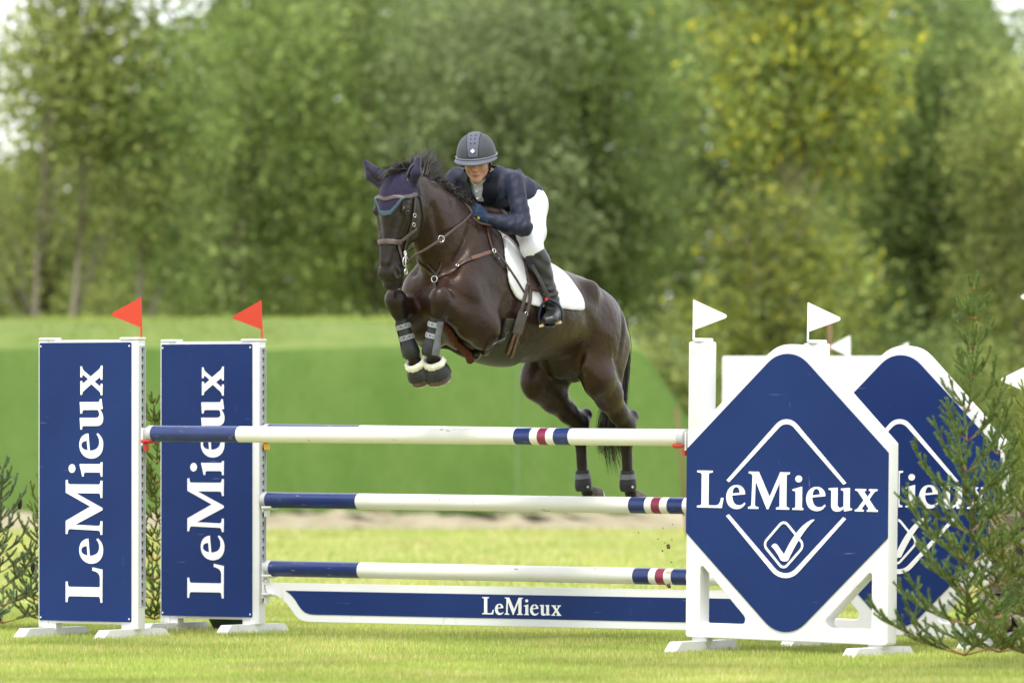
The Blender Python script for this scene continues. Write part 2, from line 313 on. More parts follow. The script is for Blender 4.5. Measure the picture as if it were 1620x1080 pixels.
# back row
for i, (px, hh, nn, lb, pal) in enumerate(((70, 7.6, 7000, 'faint tree behind the two slim trees at the far left', OLIVE), (190, 7.4, 7000, 'faint tree behind the slender tree beside the sky gap', OLIVE+GREEN), (330, 8.6, 9000, 'tall tree top showing between the slender tree and the broad light green tree', GREEN), (500, 10.2, 9500, 'tall dull green tree behind the horse head trees', GREEN), (690, 10.4, 9500, 'tall tree in the back row left above the helmet', SILV+GREEN), (850, 10.2, 9500, 'tall tree in the back row right above the helmet', GREEN), (1040, 10.4, 9500, 'tall dark tree in the back row just left of the yellow tree', DARK), (1385, 9.6, 11000, 'tall dark tree in the back row just right of the yellow tree', DARK), (1545, 9.4, 11000, 'lower dark tree in the back row near the right corner', DARK))):
    tree('poplar_tree', lb, px, 119+i % 3*2, [(0,hh*.72,1.7,1.3,hh*.27), (-.8,hh*.42,1.4,1.2,hh*.18), (.8,hh*.42,1.4,1.2,hh*.18), (0,hh*.22,1.6,1.2,hh*.12)], pal, nn, .105, (.17, 0, hh*.85), G2, 'bark_dark', seed=30+i)
# bushes
for i, (px, y, w_, hh, pal, lb) in enumerate(((60, 99.5, 1.1, 2.3, OLIVE+[(.16,.10,.05)], 'brownish bush at the far left behind the bank'), (165, 100.5, 1.0, 3.2, OLIVE, 'olive bush left of the slender tree foot'), (300, 97.5, 1.0, 2.5, GREEN, 'rounded green bush behind the first red flag'), (450, 97, 1.1, 2.2, DARK+GREEN, 'dark bush behind the second red flag'), (610, 97.5, 1.1, 2.7, GREEN, 'green bush hidden partly by the horse head'), (760, 98, 1.1, 2.6, DARK, 'dark bush behind the saddle'), (900, 97.5, 1.0, 2.9, DARK+GREEN, 'dark green bush above the horse croup'), (1040, 96.5, .9, 2.3, YGRN, 'yellow green bush right of the horse tail'), (1140, 97, .8, 2.0, GREEN+YGRN, 'low green bush behind the first white flag'), (1330, 97, .9, 2.3, DARK, 'dark bush between the white flags'), (1440, 98, .9, 2.6, DARK, 'dark bush behind the rear diamond wing'), (1560, 97, .9, 2.3, GREEN+OLIVE, 'soft olive bush behind the young spruce top'))):
    tree('bush', lb, px, y, [(0,hh*.55,w_,.8,hh*.5), (-.5*w_,hh*.35,w_*.7,.7,hh*.34), (.5*w_,hh*.35,w_*.7,.7,hh*.34)], pal, 5500, .08, (0, 0, 1), G3, seed=60+i, cat='bush', sig=.2)
# the rest of the wood, too far in to tell apart
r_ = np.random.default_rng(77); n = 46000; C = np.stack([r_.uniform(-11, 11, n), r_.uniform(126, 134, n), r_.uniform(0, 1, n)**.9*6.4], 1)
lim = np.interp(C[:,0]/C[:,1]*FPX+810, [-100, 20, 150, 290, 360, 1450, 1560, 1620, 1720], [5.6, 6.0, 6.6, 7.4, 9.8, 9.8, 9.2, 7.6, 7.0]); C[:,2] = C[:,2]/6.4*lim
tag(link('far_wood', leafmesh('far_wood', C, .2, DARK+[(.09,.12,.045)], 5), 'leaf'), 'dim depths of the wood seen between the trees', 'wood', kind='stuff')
# ------------------------------------------------------------------ the oxer: wings, poles, plank, cups, flags
TH = R(35); UU = Vector((math.cos(TH), -math.sin(TH), 0)); NN = Vector((-math.sin(TH), -math.cos(TH), 0))
OF = Vector((-.56, 42.0, 0)); OB = OF - NN*1.23
mat('white_plastic', (.66, .665, .67), .42, .4, (.61, .61, .60), 3.0, 5, lo=.45, hi=.75, scratch=[((.42,.40,.35), 14, (1,1,.25), .66, .80)])
mat('navy_board', (.0060, .0215, .105), .5, .18, (.0075, .0255, .121), 2.0, 4, scratch=[((.16,.19,.32), 30, (.15,1,1.6), .715, .84), ((.20,.22,.32), 55, (1,1,.12), .735, .84)])
mat('white_print', (.80, .80, .80), .5, .3)
mat('navy_paint', (.008, .020, .098), .28, .5, (.011, .026, .12), 6.0, 4, scratch=[((.18,.20,.26), 22, (.6,3,3), .66, .74)])
mat('white_paint', (.66, .655, .62), .38, .5, (.63, .61, .56), 2.5, 5, scratch=[((.36,.29,.21), 9, (1,2,2), .675, .73)])
mat('maroon_paint', (.16, .012, .04), .35, .5, (.20, .02, .055), 14.0, 4)
mat('grey_metal', (.36, .38, .40), .45, .5, (.42, .44, .46), 10, 4, metallic=.4)
mat('grey_cap', (.33, .34, .35), .5, .5, (.42, .43, .44), 12, 4)
mat('slot_dark', (.05, .055, .06), .8, .2)
mat('red_plastic', (.52, .028, .015), .4, .5)
mat('yellow_plastic', (.72, .40, .012), .4, .5)
mat('red_flag', (.50, .040, .014), .5, .4); mat('white_flag', (.82, .82, .82), .5, .4)

GL = {}
GL['L'] = (0.735, [bez([(0,0),(.69,0),(.735,.27),(.67,.275),((.64,.15),(.62,.065),(.50,.065)),(.36,.065),((.33,.065),(.32,.075),(.32,.11)),(.32,.89),((.32,.93),(.34,.945),(.43,.95)),(.43,1),(0,1),(0,.95),((.09,.945),(.125,.93),(.125,.89)),(.125,.11),((.125,.07),(.09,.055),(0,.05))])])
GL['M'] = (1.14, [bez([(0,0),(.285,0),(.285,.05),((.22,.055),(.185,.065),(.185,.12)),(.205,.74),(.515,0),(.56,0),(.865,.72),(.865,.11),((.865,.07),(.84,.055),(.77,.05)),(.77,0),(1.13,0),(1.13,.05),((1.07,.055),(1.05,.07),(1.05,.11)),(1.05,.89),((1.05,.93),(1.07,.945),(1.14,.95)),(1.14,1),(.875,1),(.588,.33),(.285,1),(.01,1),(.01,.95),((.08,.945),(.115,.92),(.115,.88)),(.09,.12),((.085,.07),(.06,.055),(0,.05))])])
GL['i'] = (.30, [bez([(0,0),(.30,0),(.30,.045),((.265,.05),(.26,.06),(.26,.09)),(.26,.62),(.235,.62),(0,.55),(0,.51),((.07,.51),(.085,.49),(.085,.45)),(.085,.09),((.085,.06),(.07,.05),(0,.045))]), [(.165+.092*math.cos(k*math.pi/8), .83+.092*math.sin(k*math.pi/8)) for k in range(16)]])
GL['e'] = (.53, [bez([(.525,.385),((.51,.54),(.42,.63),(.285,.63)),((.12,.63),(0,.49),(0,.30)),((0,.11),(.11,-.02),(.285,-.02)),((.39,-.02),(.47,.03),(.53,.13)),(.505,.16),((.45,.10),(.40,.085),(.345,.085)),((.23,.085),(.165,.18),(.165,.345))]), bez([(.17,.40),(.37,.425),((.365,.52),(.335,.575),(.275,.575)),((.215,.575),(.18,.51),(.17,.40))])])
GL['u'] = (.64, [bez([(.42,.07),((.36,.01),(.30,-.02),(.235,-.02)),((.13,-.02),(.075,.04),(.075,.16)),(.075,.50),((.075,.54),(.06,.555),(0,.56)),(0,.60),(.245,.62),(.245,.19),((.245,.12),(.27,.085),(.32,.085)),((.35,.085),(.385,.10),(.41,.13)),(.41,.49),((.41,.53),(.395,.55),(.335,.555)),(.335,.60),(.575,.62),(.575,.13),((.575,.09),(.59,.075),(.64,.07)),(.64,.03),(.43,-.01)])])
GL['x'] = (.62, [bez([(0,0),(.24,0),(.24,.045),((.185,.05),(.18,.07),(.20,.095)),(.285,.215),(.36,.10),((.375,.075),(.375,.05),(.325,.045)),(.325,0),(.62,0),(.62,.045),((.58,.05),(.56,.07),(.53,.11)),(.39,.325),(.50,.49),((.53,.535),(.56,.55),(.605,.555)),(.605,.60),(.375,.60),(.375,.555),((.43,.55),(.435,.53),(.415,.50)),(.34,.39),(.265,.50),((.25,.53),(.255,.55),(.30,.555)),(.30,.60),(.01,.60),(.01,.555),((.06,.55),(.075,.535),(.10,.50)),(.235,.30),(.10,.11),((.07,.065),(.05,.05),(0,.045))])])
def word_loops(text='LeMieux', gap=.075):
    x = 0; out = []
    for ch in text:
        wd, lp = GL[ch]; out += [[(p[0]+x, p[1]) for p in l] for l in lp]; x += wd+gap
    return x-gap, out
WLEN, WLOOPS = word_loops()
def lettering(parent, length, cap, place, y_front, th=.0025, name='lettering'):
    lps = [[place(p[0]*length/WLEN, p[1]*cap) for p in l] for l in WLOOPS]
    return extrude2d(name, lps, y_front-th, y_front, 'white_print', parent)

def foot(parent, u, name='foot', L=.345, w=.085, h=.062):
    s = MB(); x0, x1 = u-w/2, u+w/2; t = .07
    prof = [(-L, 0), (-L+t, h), (L-t, h), (L, 0)]
    v = [(x0, a, b) for a, b in prof]+[(x1, a, b) for a, b in prof]
    s.add(v, [(0,1,2,3), (7,6,5,4), (0,4,5,1), (1,5,6,2), (2,6,7,3), (3,7,4,0)])
    return s.build(name, 'white_plastic', parent)

def make_panel_wing(origin, label):
    u0 = -2.48
    r = thing('fence_wing', label, 'fence wing', origin+UU*u0, -TH, 'tall panel wings of the jump')
    x = lambda u: u-u0
    T = .036
    # frame: outer minus window behind the board is solid board, so a ring of posts and rails
    f = MB()
    f.box(x(-2.875), x(-2.80), -T, T, .062, 1.835, .006)
    f.box(x(-2.165), x(-2.092), -T, T, .062, 1.835, .006)
    for z0, z1 in ((1.772, 1.838), (.090, .14)): f.box(x(-2.80), x(-2.165), -T+.003, T-.003, z0, z1, .004)
    f.box(x(-2.80), x(-2.74), -T+.006, T-.006, .05, .092); f.box(x(-2.225), x(-2.165), -T+.006, T-.006, .05, .092)
    autosmooth(f.build('frame', 'white_plastic', r))
    for a, b in ((-2.872, -2.752), (-2.235, -2.088)):
        c = MB(); c.box(x(a), x(b), -T-.004, T+.004, 1.8385, 1.853, .005); autosmooth(c.build('post_cap', 'white_plastic', r))
    bl = rounded([(x(-2.862), .106), (x(-2.143), .106), (x(-2.143), 1.822), (x(-2.862), 1.822)], .008, 3)
    bd = extrude2d('board', [bl], -T-.007, -T-.0005, 'navy_board', r)
    lettering(bd, 1.458, .288, lambda p, q: (x(-2.363)-q, .222+p), -T-.0075)
    b2 = extrude2d('back_board', [bl], T+.0005, T+.007, 'navy_board', r)
    foot(r, x(-2.79)); foot(r, x(-2.165))
    tk = MB(); tk.box(x(-2.092), x(-2.086), -.021, .021, .20, 1.80, .001); tr = tk.build('cup_track', 'grey_metal', r)
    for e in (-1, 1): t2 = MB(); t2.box(x(-2.0915), x(-2.078), e*.021-.002, e*.021+.002, .20, 1.80); t2.build('track_lip', 'grey_metal', tr)
    sl_ = MB()
    for k in range(31):
        z = .235+k*.0515
        sl_.tube([(x(-2.0862), 0, z), (x(-2.0850), 0, z)], .0095, 8); sl_.box(x(-2.0862), x(-2.0850), -.004, .004, z-.023, z-.006)
    sl_.build('keyhole_row', 'slot_dark', tr)['kind'] = 'stuff'
    for (px, pz) in ((-2.85, .125), (-2.85, 1.80), (-2.155, 1.80), (-2.155, .125)):
        sc_ = MB(); sc_.tube([(x(px), -T-.0075, pz), (x(px), -T-.0095, pz)], .006, 8); sc_.build('rivet', 'white_plastic', bd)
    return r
front_wing = make_panel_wing(OF, 'tall white framed navy panel wing with upright lettering at far left')
back_wing = make_panel_wing(OB, 'tall navy lettered panel wing standing second from left, behind the blue pole end')

def make_diamond_wing(origin, label):
    u0 = 2.63
    r = thing('fence_wing', label, 'fence wing', origin+UU*u0, 0, 'diamond wings of the jump', rot=(0, R(.75), -TH))
    x = lambda u: u-u0
    T = .05
    # outer silhouette of the moulded frame with two open triangles
    apex = (2.645, 1.905); k = .90
    rp = [(x(3.325), .075), (x(3.325), 1.225), (x(2.645), 1.862), (x(1.99), 1.275), (x(1.945), 1.275), (x(1.945), .082)]
    outer = rounded(rp, [.02, .02, .22, .0, .0, .02])
    tri1 = rounded([(x(2.045), .165), (x(2.40), .165), (x(2.045), .51)], [.012, .03, .012], 4)
    tri2 = rounded([(x(2.86), .165), (x(3.215), .165), (x(3.215), .50)], [.03, .012, .012], 4)
    autosmooth(extrude2d('frame', [outer, tri1, tri2], -T, T, 'white_plastic', r, bevel=.006), 35)
    p = MB(); p.box(x(1.945), x(2.085), -T+.002, T-.012, 1.27, 1.795, .012); autosmooth(p.build('post', 'white_plastic', r))
    c = MB(); c.tube([(x(2.015), 0, 1.795), (x(2.015), 0, 1.812), (x(2.015), 0, 1.815)], [.058, .058, .05], 24); autosmooth(c.build('post_cap', 'white_plastic', r))
    dm = rounded([(x(1.9455), 1.172), (x(1.9455), .688), (x(2.634), .062), (x(3.3225), .688), (x(3.3225), 1.172), (x(2.634), 1.80)], [.006, .006, .2, .006, .006, .2], 10)
    bd = extrude2d('board', [dm], -T-.006, -T-.0005, 'navy_board', r)
    extrude2d('back_board', [dm], T+.0005, T+.006, 'navy_board', r)
    yf = -T-.0065; cx = x(2.634)
    lettering(bd, 1.235, .214, lambda a, b: (x(2.022)+a, .835+b), yf)
    # open diamond outline around the word and the ticked box below it
    def stroke(pts, wd, closed=False):
        P = [np.array(q, float) for q in pts]; n = len(P); Lp = []; Rp = []
        for i in range(n):
            a = P[i-1] if (i > 0 or closed) else P[i]; b = P[(i+1) % n] if (i < n-1 or closed) else P[i]
            t = b-a; t /= np.linalg.norm(t); nn = np.array([-t[1], t[0]]); Lp.append(tuple(P[i]+nn*wd/2)); Rp.append(tuple(P[i]-nn*wd/2))
        return [Lp, Rp] if closed else [Lp+Rp[::-1]]
    up = [(cx-.40, .985)]+rounded([(cx-.40, .985), (cx+.0, 1.375), (cx+.40, .985)], [0, .09, 0], 10)[1:-1]+[(cx+.40, .985)]
    dn = [(cx-.40, .80)]+rounded([(cx-.40, .80), (cx, .408), (cx+.40, .80)], [0, .12, 0], 10)[1:-1]+[(cx+.40, .80)]
    def cut(l, z, keep):   # square the line ends off along the word
        return [(a, (max(b, z) if keep > 0 else min(b, z))) for a, b in l]
    loops = [cut(stroke(up, .028)[0], .985, 1), cut(stroke(dn, .028)[0], .80, -1)]
    sq = rounded([(cx-.012-.142, .632), (cx-.012, .490), (cx-.012+.142, .632), (cx-.012, .775)], .036, 6)
    # the little box is left open where the tick crosses it
    n = len(sq); opn = [q for q in sq if not (q[0] > cx+.025 and .66 < q[1] < .74)]
    i0 = next(i for i, q in enumerate(sq) if q[0] > cx+.025 and .66 < q[1] < .74) if len(opn) < n else None
    loops += stroke(sq, .014, True)
    extrude2d('emblem_line', loops, yf-.0025, yf, 'white_print', bd)
    tick = bez([(cx-.095, .622), ((cx-.075, .648), (cx-.06, .642), (cx-.04, .615)), (cx-.008, .578), ((cx+.03, .65), (cx+.09, .745), (cx+.18, .782)), (cx+.20, .782), ((cx+.13, .73), (cx+.06, .62), (cx+.022, .545)), ((cx+.015, .535), (cx-.02, .535), (cx-.03, .545)), ((cx-.045, .57), (cx-.07, .605), (cx-.095, .622))])
    lg = stroke(sq, .014, True)
    tk2 = extrude2d('emblem_tick', [tick], yf-.0042, yf-.0028, 'white_print', bd)
    foot(r, x(2.03)); foot(r, x(3.235))
    for uu in (2.03, 3.235): lb = MB(); lb.box(x(uu)-.05, x(uu)+.05, -.032, .032, .055, .082); lb.build('leg', 'white_plastic', r)
    tk = MB(); tk.box(x(1.937), x(1.9445), -.021, .021, .20, 1.76); tk.build('cup_track', 'grey_metal', r)
    return r
front_diamond = make_diamond_wing(OF, 'white framed navy diamond wing in front, its lettering and tick fully visible')
back_diamond = make_diamond_wing(OB, 'navy diamond wing half hidden behind the nearer diamond and the young spruce')

def make_pole(u0, z0, u1, z1, origin, bands, label, grp='striped poles of the jump', r=.0495):
    """bands: (start, end, material) in metres from the left end"""
    a = origin+UU*u0+Vector((0, 0, z0)); b = origin+UU*u1+Vector((0, 0, z1)); d = b-a; L = d.length
    t = thing('jump_pole', label, 'jump pole', a, group=grp, rot=d.to_track_quat('X', 'Z').to_euler())
    for s0, s1, m, nm in bands:
        if s1 < 0: s1 += L+1e-9
        if s0 < 0: s0 += L
        s = MB(); rr = r*(1.012 if nm == 'band' else 1.02 if nm == 'end_cap' else 1)
        pts = [(s0+(s1-s0)*k/6, 0, 0) for k in range(7)]
        if nm == 'end_cap':
            e = .006; first = s0 < L/2
            pts = [(s0 if not first else s0, 0, 0)]+[(s0+e, 0, 0), (s1-e, 0, 0), (s1, 0, 0)]
            rads = ([rr-.006, rr, rr, rr] if first else [rr, rr, rr, rr-.006])
            s.tube(pts, rads, 28)
        else: s.tube(pts, rr, 28)
        autosmooth(s.build(nm, m, t), 50)
    return t
def std(L, blue, marks):
    b = [(0, .045, 'grey_cap', 'end_cap'), (.0455, blue, 'navy_paint', 'band')]; x = blue
    for (p, w_, m) in marks:
        b.append((x+.0005, p, 'white_paint', 'pole_body')); b.append((p+.0005, p+w_, m, 'band')); x = p+w_
    b += [(x+.0005, L-.0455, 'white_paint', 'pole_body'), (L-.045, L, 'grey_cap', 'end_cap')]; return b
Lp = 3.965
fp = make_pole(-2.036, 1.262, 1.925, 1.246, OF, std(3.96, .70, [(2.76, .115, 'navy_paint'), (2.93, .06, 'maroon_paint'), (3.045, .105, 'navy_paint')]), 'top rail, navy left end and white body, crossing before the hind legs')
make_pole(-2.075, 1.270, 1.925, 1.232, OB, std(4.0, .75, [(2.76, .115, 'navy_paint'), (2.93, .06, 'maroon_paint'), (3.045, .105, 'navy_paint')]), 'rear top rail almost hidden behind the front top rail')
make_pole(-2.088, .842, 1.93, .827, OB, std(4.015, .75, [(2.80, .115, 'navy_paint'), (2.965, .06, 'maroon_paint'), (3.08, .11, 'navy_paint')]), 'middle rail just under the hind hooves, navy left end')
make_pole(-2.058, .414, 1.93, .399, OB, std(3.985, .735, [(2.80, .115, 'navy_paint'), (2.965, .06, 'maroon_paint'), (3.08, .11, 'navy_paint')]), 'lowest rail lying just above the navy lettered plank')

# plank
t = thing('jump_plank', 'low white edged navy plank with white lettering under the lowest rail', 'jump plank', OB+UU*-2.05, -TH)
q = lambda u: u+2.05
outl = bez([(q(-2.05), .325), (q(1.93), .325), (q(1.93), .248), ((q(1.80), .24), (q(1.78), .10), (q(1.62), .083)), (q(-1.70), .083), ((q(-1.80), .083), (q(-1.82), .12), (q(-1.86), .165)), ((q(-1.90), .21), (q(-1.95), .245), (q(-2.01), .25)), ((q(-2.055), .255), (q(-2.065), .30), (q(-2.05), .325))])
autosmooth(extrude2d('plank_body', [outl], -.018, .018, 'white_plastic', t, bevel=.003), 35)
inn = bez([(q(-1.895), .277), (q(1.80), .277), ((q(1.70), .25), (q(1.70), .14), (q(1.60), .131)), (q(-1.665), .131), ((q(-1.74), .131), (q(-1.765), .15), (q(-1.80), .195)), ((q(-1.82), .225), (q(-1.85), .255), (q(-1.895), .277))])
bd = extrude2d('navy_panel', [inn], -.0215, -.0185, 'navy_board', t)
lettering(bd, .59, .105, lambda a, b: (q(-.385)+a, .155+b), -.022, .002)

# jump cups
def cup(u, z, origin, m, label, side=1):
    t = thing('jump_cup', label, 'jump cup', origin+UU*u+Vector((0, 0, z)), -TH, 'cups holding the rails')
    s = side
    b = MB(); b.box(*sorted((0, s*.012)), -.024, .024, -.075, .035, .003); autosmooth(b.build('bracket', 'white_plastic' if m != 'yellow_plastic' else m, t))
    c = MB(); n = 8
    for i in range(n):
        y0, y1 = -.045+.09*i/n, -.045+.09*(i+1)/n
        zz = lambda y: -.052+ (y/.045)**2*.014
        x0, x1 = sorted((s*.012, s*.085))
        c.add([(x0,y0,zz(y0)-.012),(x1,y0,zz(y0)-.008),(x1,y1,zz(y1)-.008),(x0,y1,zz(y1)-.012),(x0,y0,zz(y0)),(x1,y0,zz(y0)),(x1,y1,zz(y1)),(x0,y1,zz(y1))], [(0,3,2,1),(4,5,6,7),(0,1,5,4),(1,2,6,5),(2,3,7,6),(3,0,4,7)])
    c.build('cradle', m, t)
    w_ = MB(); x0, x1 = sorted((s*.0125, s*.03)); w_.box(x0, x1, -.02, .02, -.105, -.066, .003); w_.build('lug', m, t)
    return t
cup(-2.078, 1.262, OF, 'red_plastic', 'red cup holding the navy left end of the front top rail')
cup(1.935, 1.246, OF, 'red_plastic', 'red cup under the right end of the front top rail', -1)
cup(-2.078, 1.262, OB, 'yellow_plastic', 'yellow cup peeping out under the front top rail by the second panel wing')
cup(-2.078, .842, OB, 'white_plastic', 'white cup holding the left end of the middle rail')
cup(-2.078, .414, OB, 'white_plastic', 'white cup holding the left end of the lowest rail')
cup(-2.078, .30, OB, 'white_plastic', 'lowest white cup carrying the left end of the plank')

def flag(base, h0, w_, h, m, dirn, label, grp, tilt=0.0, rz=0.0):
    t = thing('marker_flag', label, 'flag', base, group=grp, rot=(0, tilt, rz))
    s = MB(); s.box(-.006, .006, -.003, .003, 0, h0+h, .002); s.build('flag_stick', m, t)
    s = rounded([(0, h0), (dirn*w_, h0+h*.46), (0, h0+h)], [.004, .012, .004], 5)
    if dirn < 0: s = s[::-1]
    extrude2d('pennant', [s], -.0022, .0022, m, t)
    return t
flag(OF+UU*-2.095+Vector((0, 0, 1.85)), .062, .212, .185, 'red_flag', -1, 'red flag on the far left panel wing', 'red pennants on the left wings', R(-1.2), -TH*.6)
flag(OB+UU*-2.095+Vector((0, 0, 1.85)), .062, .212, .182, 'red_flag', -1, 'red flag on the second panel wing from the left', 'red pennants on the left wings', R(-2.2), -TH*.6)
flag(OF+UU*1.972+Vector((0, 0, 1.812)), .058, .222, .175, 'white_flag', 1, 'white flag on the post of the nearer diamond wing', 'white pennants on the diamond wings', R(.6), -TH*.6)
flag(OB+UU*1.972+Vector((0, 0, 1.812)), .058, .222, .175, 'white_flag', 1, 'white flag on the post of the rear diamond wing', 'white pennants on the diamond wings', R(1.2), -TH*.6)
# ------------------------------------------------------------------ signed-distance modelling for the horse and the rider
class Field:
    def __init__(s, lo, hi, h):
        s.lo = np.array(lo, np.float32); s.h = h
        s.n = np.ceil((np.array(hi)-s.lo)/h).astype(int)+1
        s.ax = [(s.lo[i]+h*np.arange(s.n[i])).astype(np.float32) for i in range(3)]
        s.D = np.full(s.n, 0.35, np.float32); s.prims = []
    def sub(s, lo, hi):
        i0 = np.clip(np.floor((np.array(lo)-s.lo)/s.h).astype(int), 0, s.n-1); i1 = np.clip(np.ceil((np.array(hi)-s.lo)/s.h).astype(int)+1, 1, s.n)
        sl_ = tuple(slice(a, b) for a, b in zip(i0, i1))
        return sl_, s.ax[0][sl_[0]][:, None, None], s.ax[1][sl_[1]][None, :, None], s.ax[2][sl_[2]][None, None, :]
    def add(s, prim, k=0.03, mode='u', tagc=None):
        lo, hi, fn = prim; m = max(k*1.5, s.h*3)+.02
        sl_, x, y, z = s.sub(np.array(lo)-m, np.array(hi)+m)
        if 0 in s.D[sl_].shape: return
        d = fn(x, y, z).astype(np.float32); c = s.D[sl_]
        if mode == 'u':
            if k > 0: hh = np.clip(k-np.abs(c-d), 0, None)/k; s.D[sl_] = np.minimum(c, d)-hh*hh*k*.25
            else: s.D[sl_] = np.minimum(c, d)
        else:
            d = -d
            if k > 0: hh = np.clip(k-np.abs(c-d), 0, None)/k; s.D[sl_] = np.maximum(c, d)+hh*hh*k*.25
            else: s.D[sl_] = np.maximum(c, d)
        if tagc is not None: s.prims.append((fn, tagc))
    def sample(s, P):
        P = np.asarray(P, np.float32).reshape(-1, 3); q = (P-s.lo)/s.h; q = np.clip(q, 0, s.n-1.001); i = q.astype(int); f = q-i
        D = s.D; r = 0
        for a in (0, 1):
            for b in (0, 1):
                for c in (0, 1):
                    r = r+D[i[:,0]+a, i[:,1]+b, i[:,2]+c]*(f[:,0] if a else 1-f[:,0])*(f[:,1] if b else 1-f[:,1])*(f[:,2] if c else 1-f[:,2])
        return r
    def grad(s, P):
        P = np.asarray(P, np.float32).reshape(-1, 3); e = s.h*1.2; g = np.stack([s.sample(P+np.eye(3)[i]*e)-s.sample(P-np.eye(3)[i]*e) for i in range(3)], 1)
        return g/np.maximum(np.linalg.norm(g, axis=1, keepdims=True), 1e-9)
    def project(s, P, off=0.0, it=6):
        P = np.asarray(P, np.float32).reshape(-1, 3).copy()
        for _ in range(it): P -= (s.sample(P)-off)[:, None]*s.grad(P)*.9
        return P
    def mesh(s, D=None):
        return surface_nets(s.D if D is None else D, s.lo, s.h)
def surface_nets(D, lo, h):
    D = D.copy(); D[0], D[-1], D[:, 0], D[:, -1], D[:, :, 0], D[:, :, -1] = (np.maximum(q, h*.5) for q in (D[0], D[-1], D[:, 0], D[:, -1], D[:, :, 0], D[:, :, -1]))
    S = D < 0
    c = [S[a:a+S.shape[0]-1 or None, b:b+S.shape[1]-1 or None, e:e+S.shape[2]-1 or None] for a in (0, 1) for b in (0, 1) for e in (0, 1)]
    al = np.logical_and.reduce(c); an = np.logical_or.reduce(c); act = an & ~al
    idx = np.argwhere(act); vid = np.full(act.shape, -1, np.int32); vid[act] = np.arange(len(idx), dtype=np.int32)
    acc = np.zeros((len(idx), 3), np.float64); cnt = np.zeros(len(idx))
    corner = [(a, b, e) for a in (0, 1) for b in (0, 1) for e in (0, 1)]
    val = {q: D[idx[:,0]+q[0], idx[:,1]+q[1], idx[:,2]+q[2]].astype(np.float64) for q in corner}
    for q in corner:
        for a in range(3):
            if q[a] == 0:
                r = list(q); r[a] = 1; r = tuple(r); v0, v1 = val[q], val[r]; m = (v0 < 0) != (v1 < 0)
                t = v0[m]/(v0[m]-v1[m]); p = np.tile(np.array(q, float), (m.sum(), 1)); p[:, a] = t; acc[m] += p; cnt[m] += 1
    V = (idx+acc/cnt[:, None])*h+np.asarray(lo, float)
    Fs = []
    for a in range(3):
        b, c_ = (a+1) % 3, (a+2) % 3
        s0 = [slice(1, -1)]*3; s0[a] = slice(0, -1); s1 = list(s0); s1[a] = slice(1, None)
        A = S[tuple(s0)]; B = S[tuple(s1)]; e = np.argwhere(A != B); 
        if len(e) == 0: continue
        inside = A[tuple(e.T)]
        g = e.copy(); g[:, b] += 1; g[:, c_] += 1
        def cell(db, dc):
            q = g.copy(); q[:, b] += db; q[:, c_] += dc; return vid[tuple(q.T)]
        f = np.stack([cell(-1, -1), cell(0, -1), cell(0, 0), cell(-1, 0)], 1)
        f[~inside] = f[~inside][:, ::-1]
        Fs.append(f)
    Fq = np.concatenate(Fs); Fq = Fq[(Fq >= 0).all(1)]
    return V, Fq
def relax(V, Fq, it=2, lam=.5):
    n = len(V); E = np.concatenate([Fq[:, [0,1]], Fq[:, [1,2]], Fq[:, [2,3]], Fq[:, [3,0]]]); E = np.concatenate([E, E[:, ::-1]])
    cnt = np.bincount(E[:,0], minlength=n).astype(float)
    for _ in range(it):
        avg = np.stack([np.bincount(E[:,0], weights=V[E[:,1], i], minlength=n) for i in range(3)], 1)/np.maximum(cnt, 1)[:, None]; V = V+(avg-V)*lam
    return V
def nrm(v): v = np.asarray(v, float); return v/np.linalg.norm(v)
def cone(a, b, ra, rb):
    a = np.array(a, np.float32); b = np.array(b, np.float32); d = b-a; L2 = float(d@d); m = max(ra, rb)
    def fn(x, y, z):
        t = np.clip(((x-a[0])*d[0]+(y-a[1])*d[1]+(z-a[2])*d[2])/L2, 0, 1)
        return np.sqrt((x-a[0]-t*d[0])**2+(y-a[1]-t*d[1])**2+(z-a[2]-t*d[2])**2)-(ra+(rb-ra)*t)
    return np.minimum(a-m, b-m), np.maximum(a+m, b+m), fn
def chain(pts, rads): return [cone(pts[i], pts[i+1], rads[i], rads[i+1]) for i in range(len(pts)-1)]
def ecap(a, b, ra, rb, side):
    """capsule with elliptical section: ra=(radius along side, radius across)"""
    a = np.array(a, np.float32); b = np.array(b, np.float32); d = b-a; L = np.linalg.norm(d); ax = d/L
    sx = np.array(side, float); sx = nrm(sx-ax*(sx@ax)); sy = np.cross(ax, sx); m = max(*ra, *rb)
    def fn(x, y, z):
        px, py, pz = x-a[0], y-a[1], z-a[2]; u = px*ax[0]+py*ax[1]+pz*ax[2]; t = np.clip(u/L, 0, 1)
        r1 = ra[0]+(rb[0]-ra[0])*t; r2 = ra[1]+(rb[1]-ra[1])*t
        q1 = px*sx[0]+py*sx[1]+pz*sx[2]; q2 = px*sy[0]+py*sy[1]+pz*sy[2]; q3 = u-t*L; r3 = (r1+r2)/2
        k0 = np.sqrt((q1/r1)**2+(q2/r2)**2+(q3/r3)**2); k1 = np.sqrt((q1/r1**2)**2+(q2/r2**2)**2+(q3/r3**2)**2)+1e-6
        return np.where(k0 < .3, (k0-1)*np.minimum(r1, r2), k0*(k0-1)/k1)
    return np.minimum(a-m, b-m), np.maximum(a+m, b+m), fn
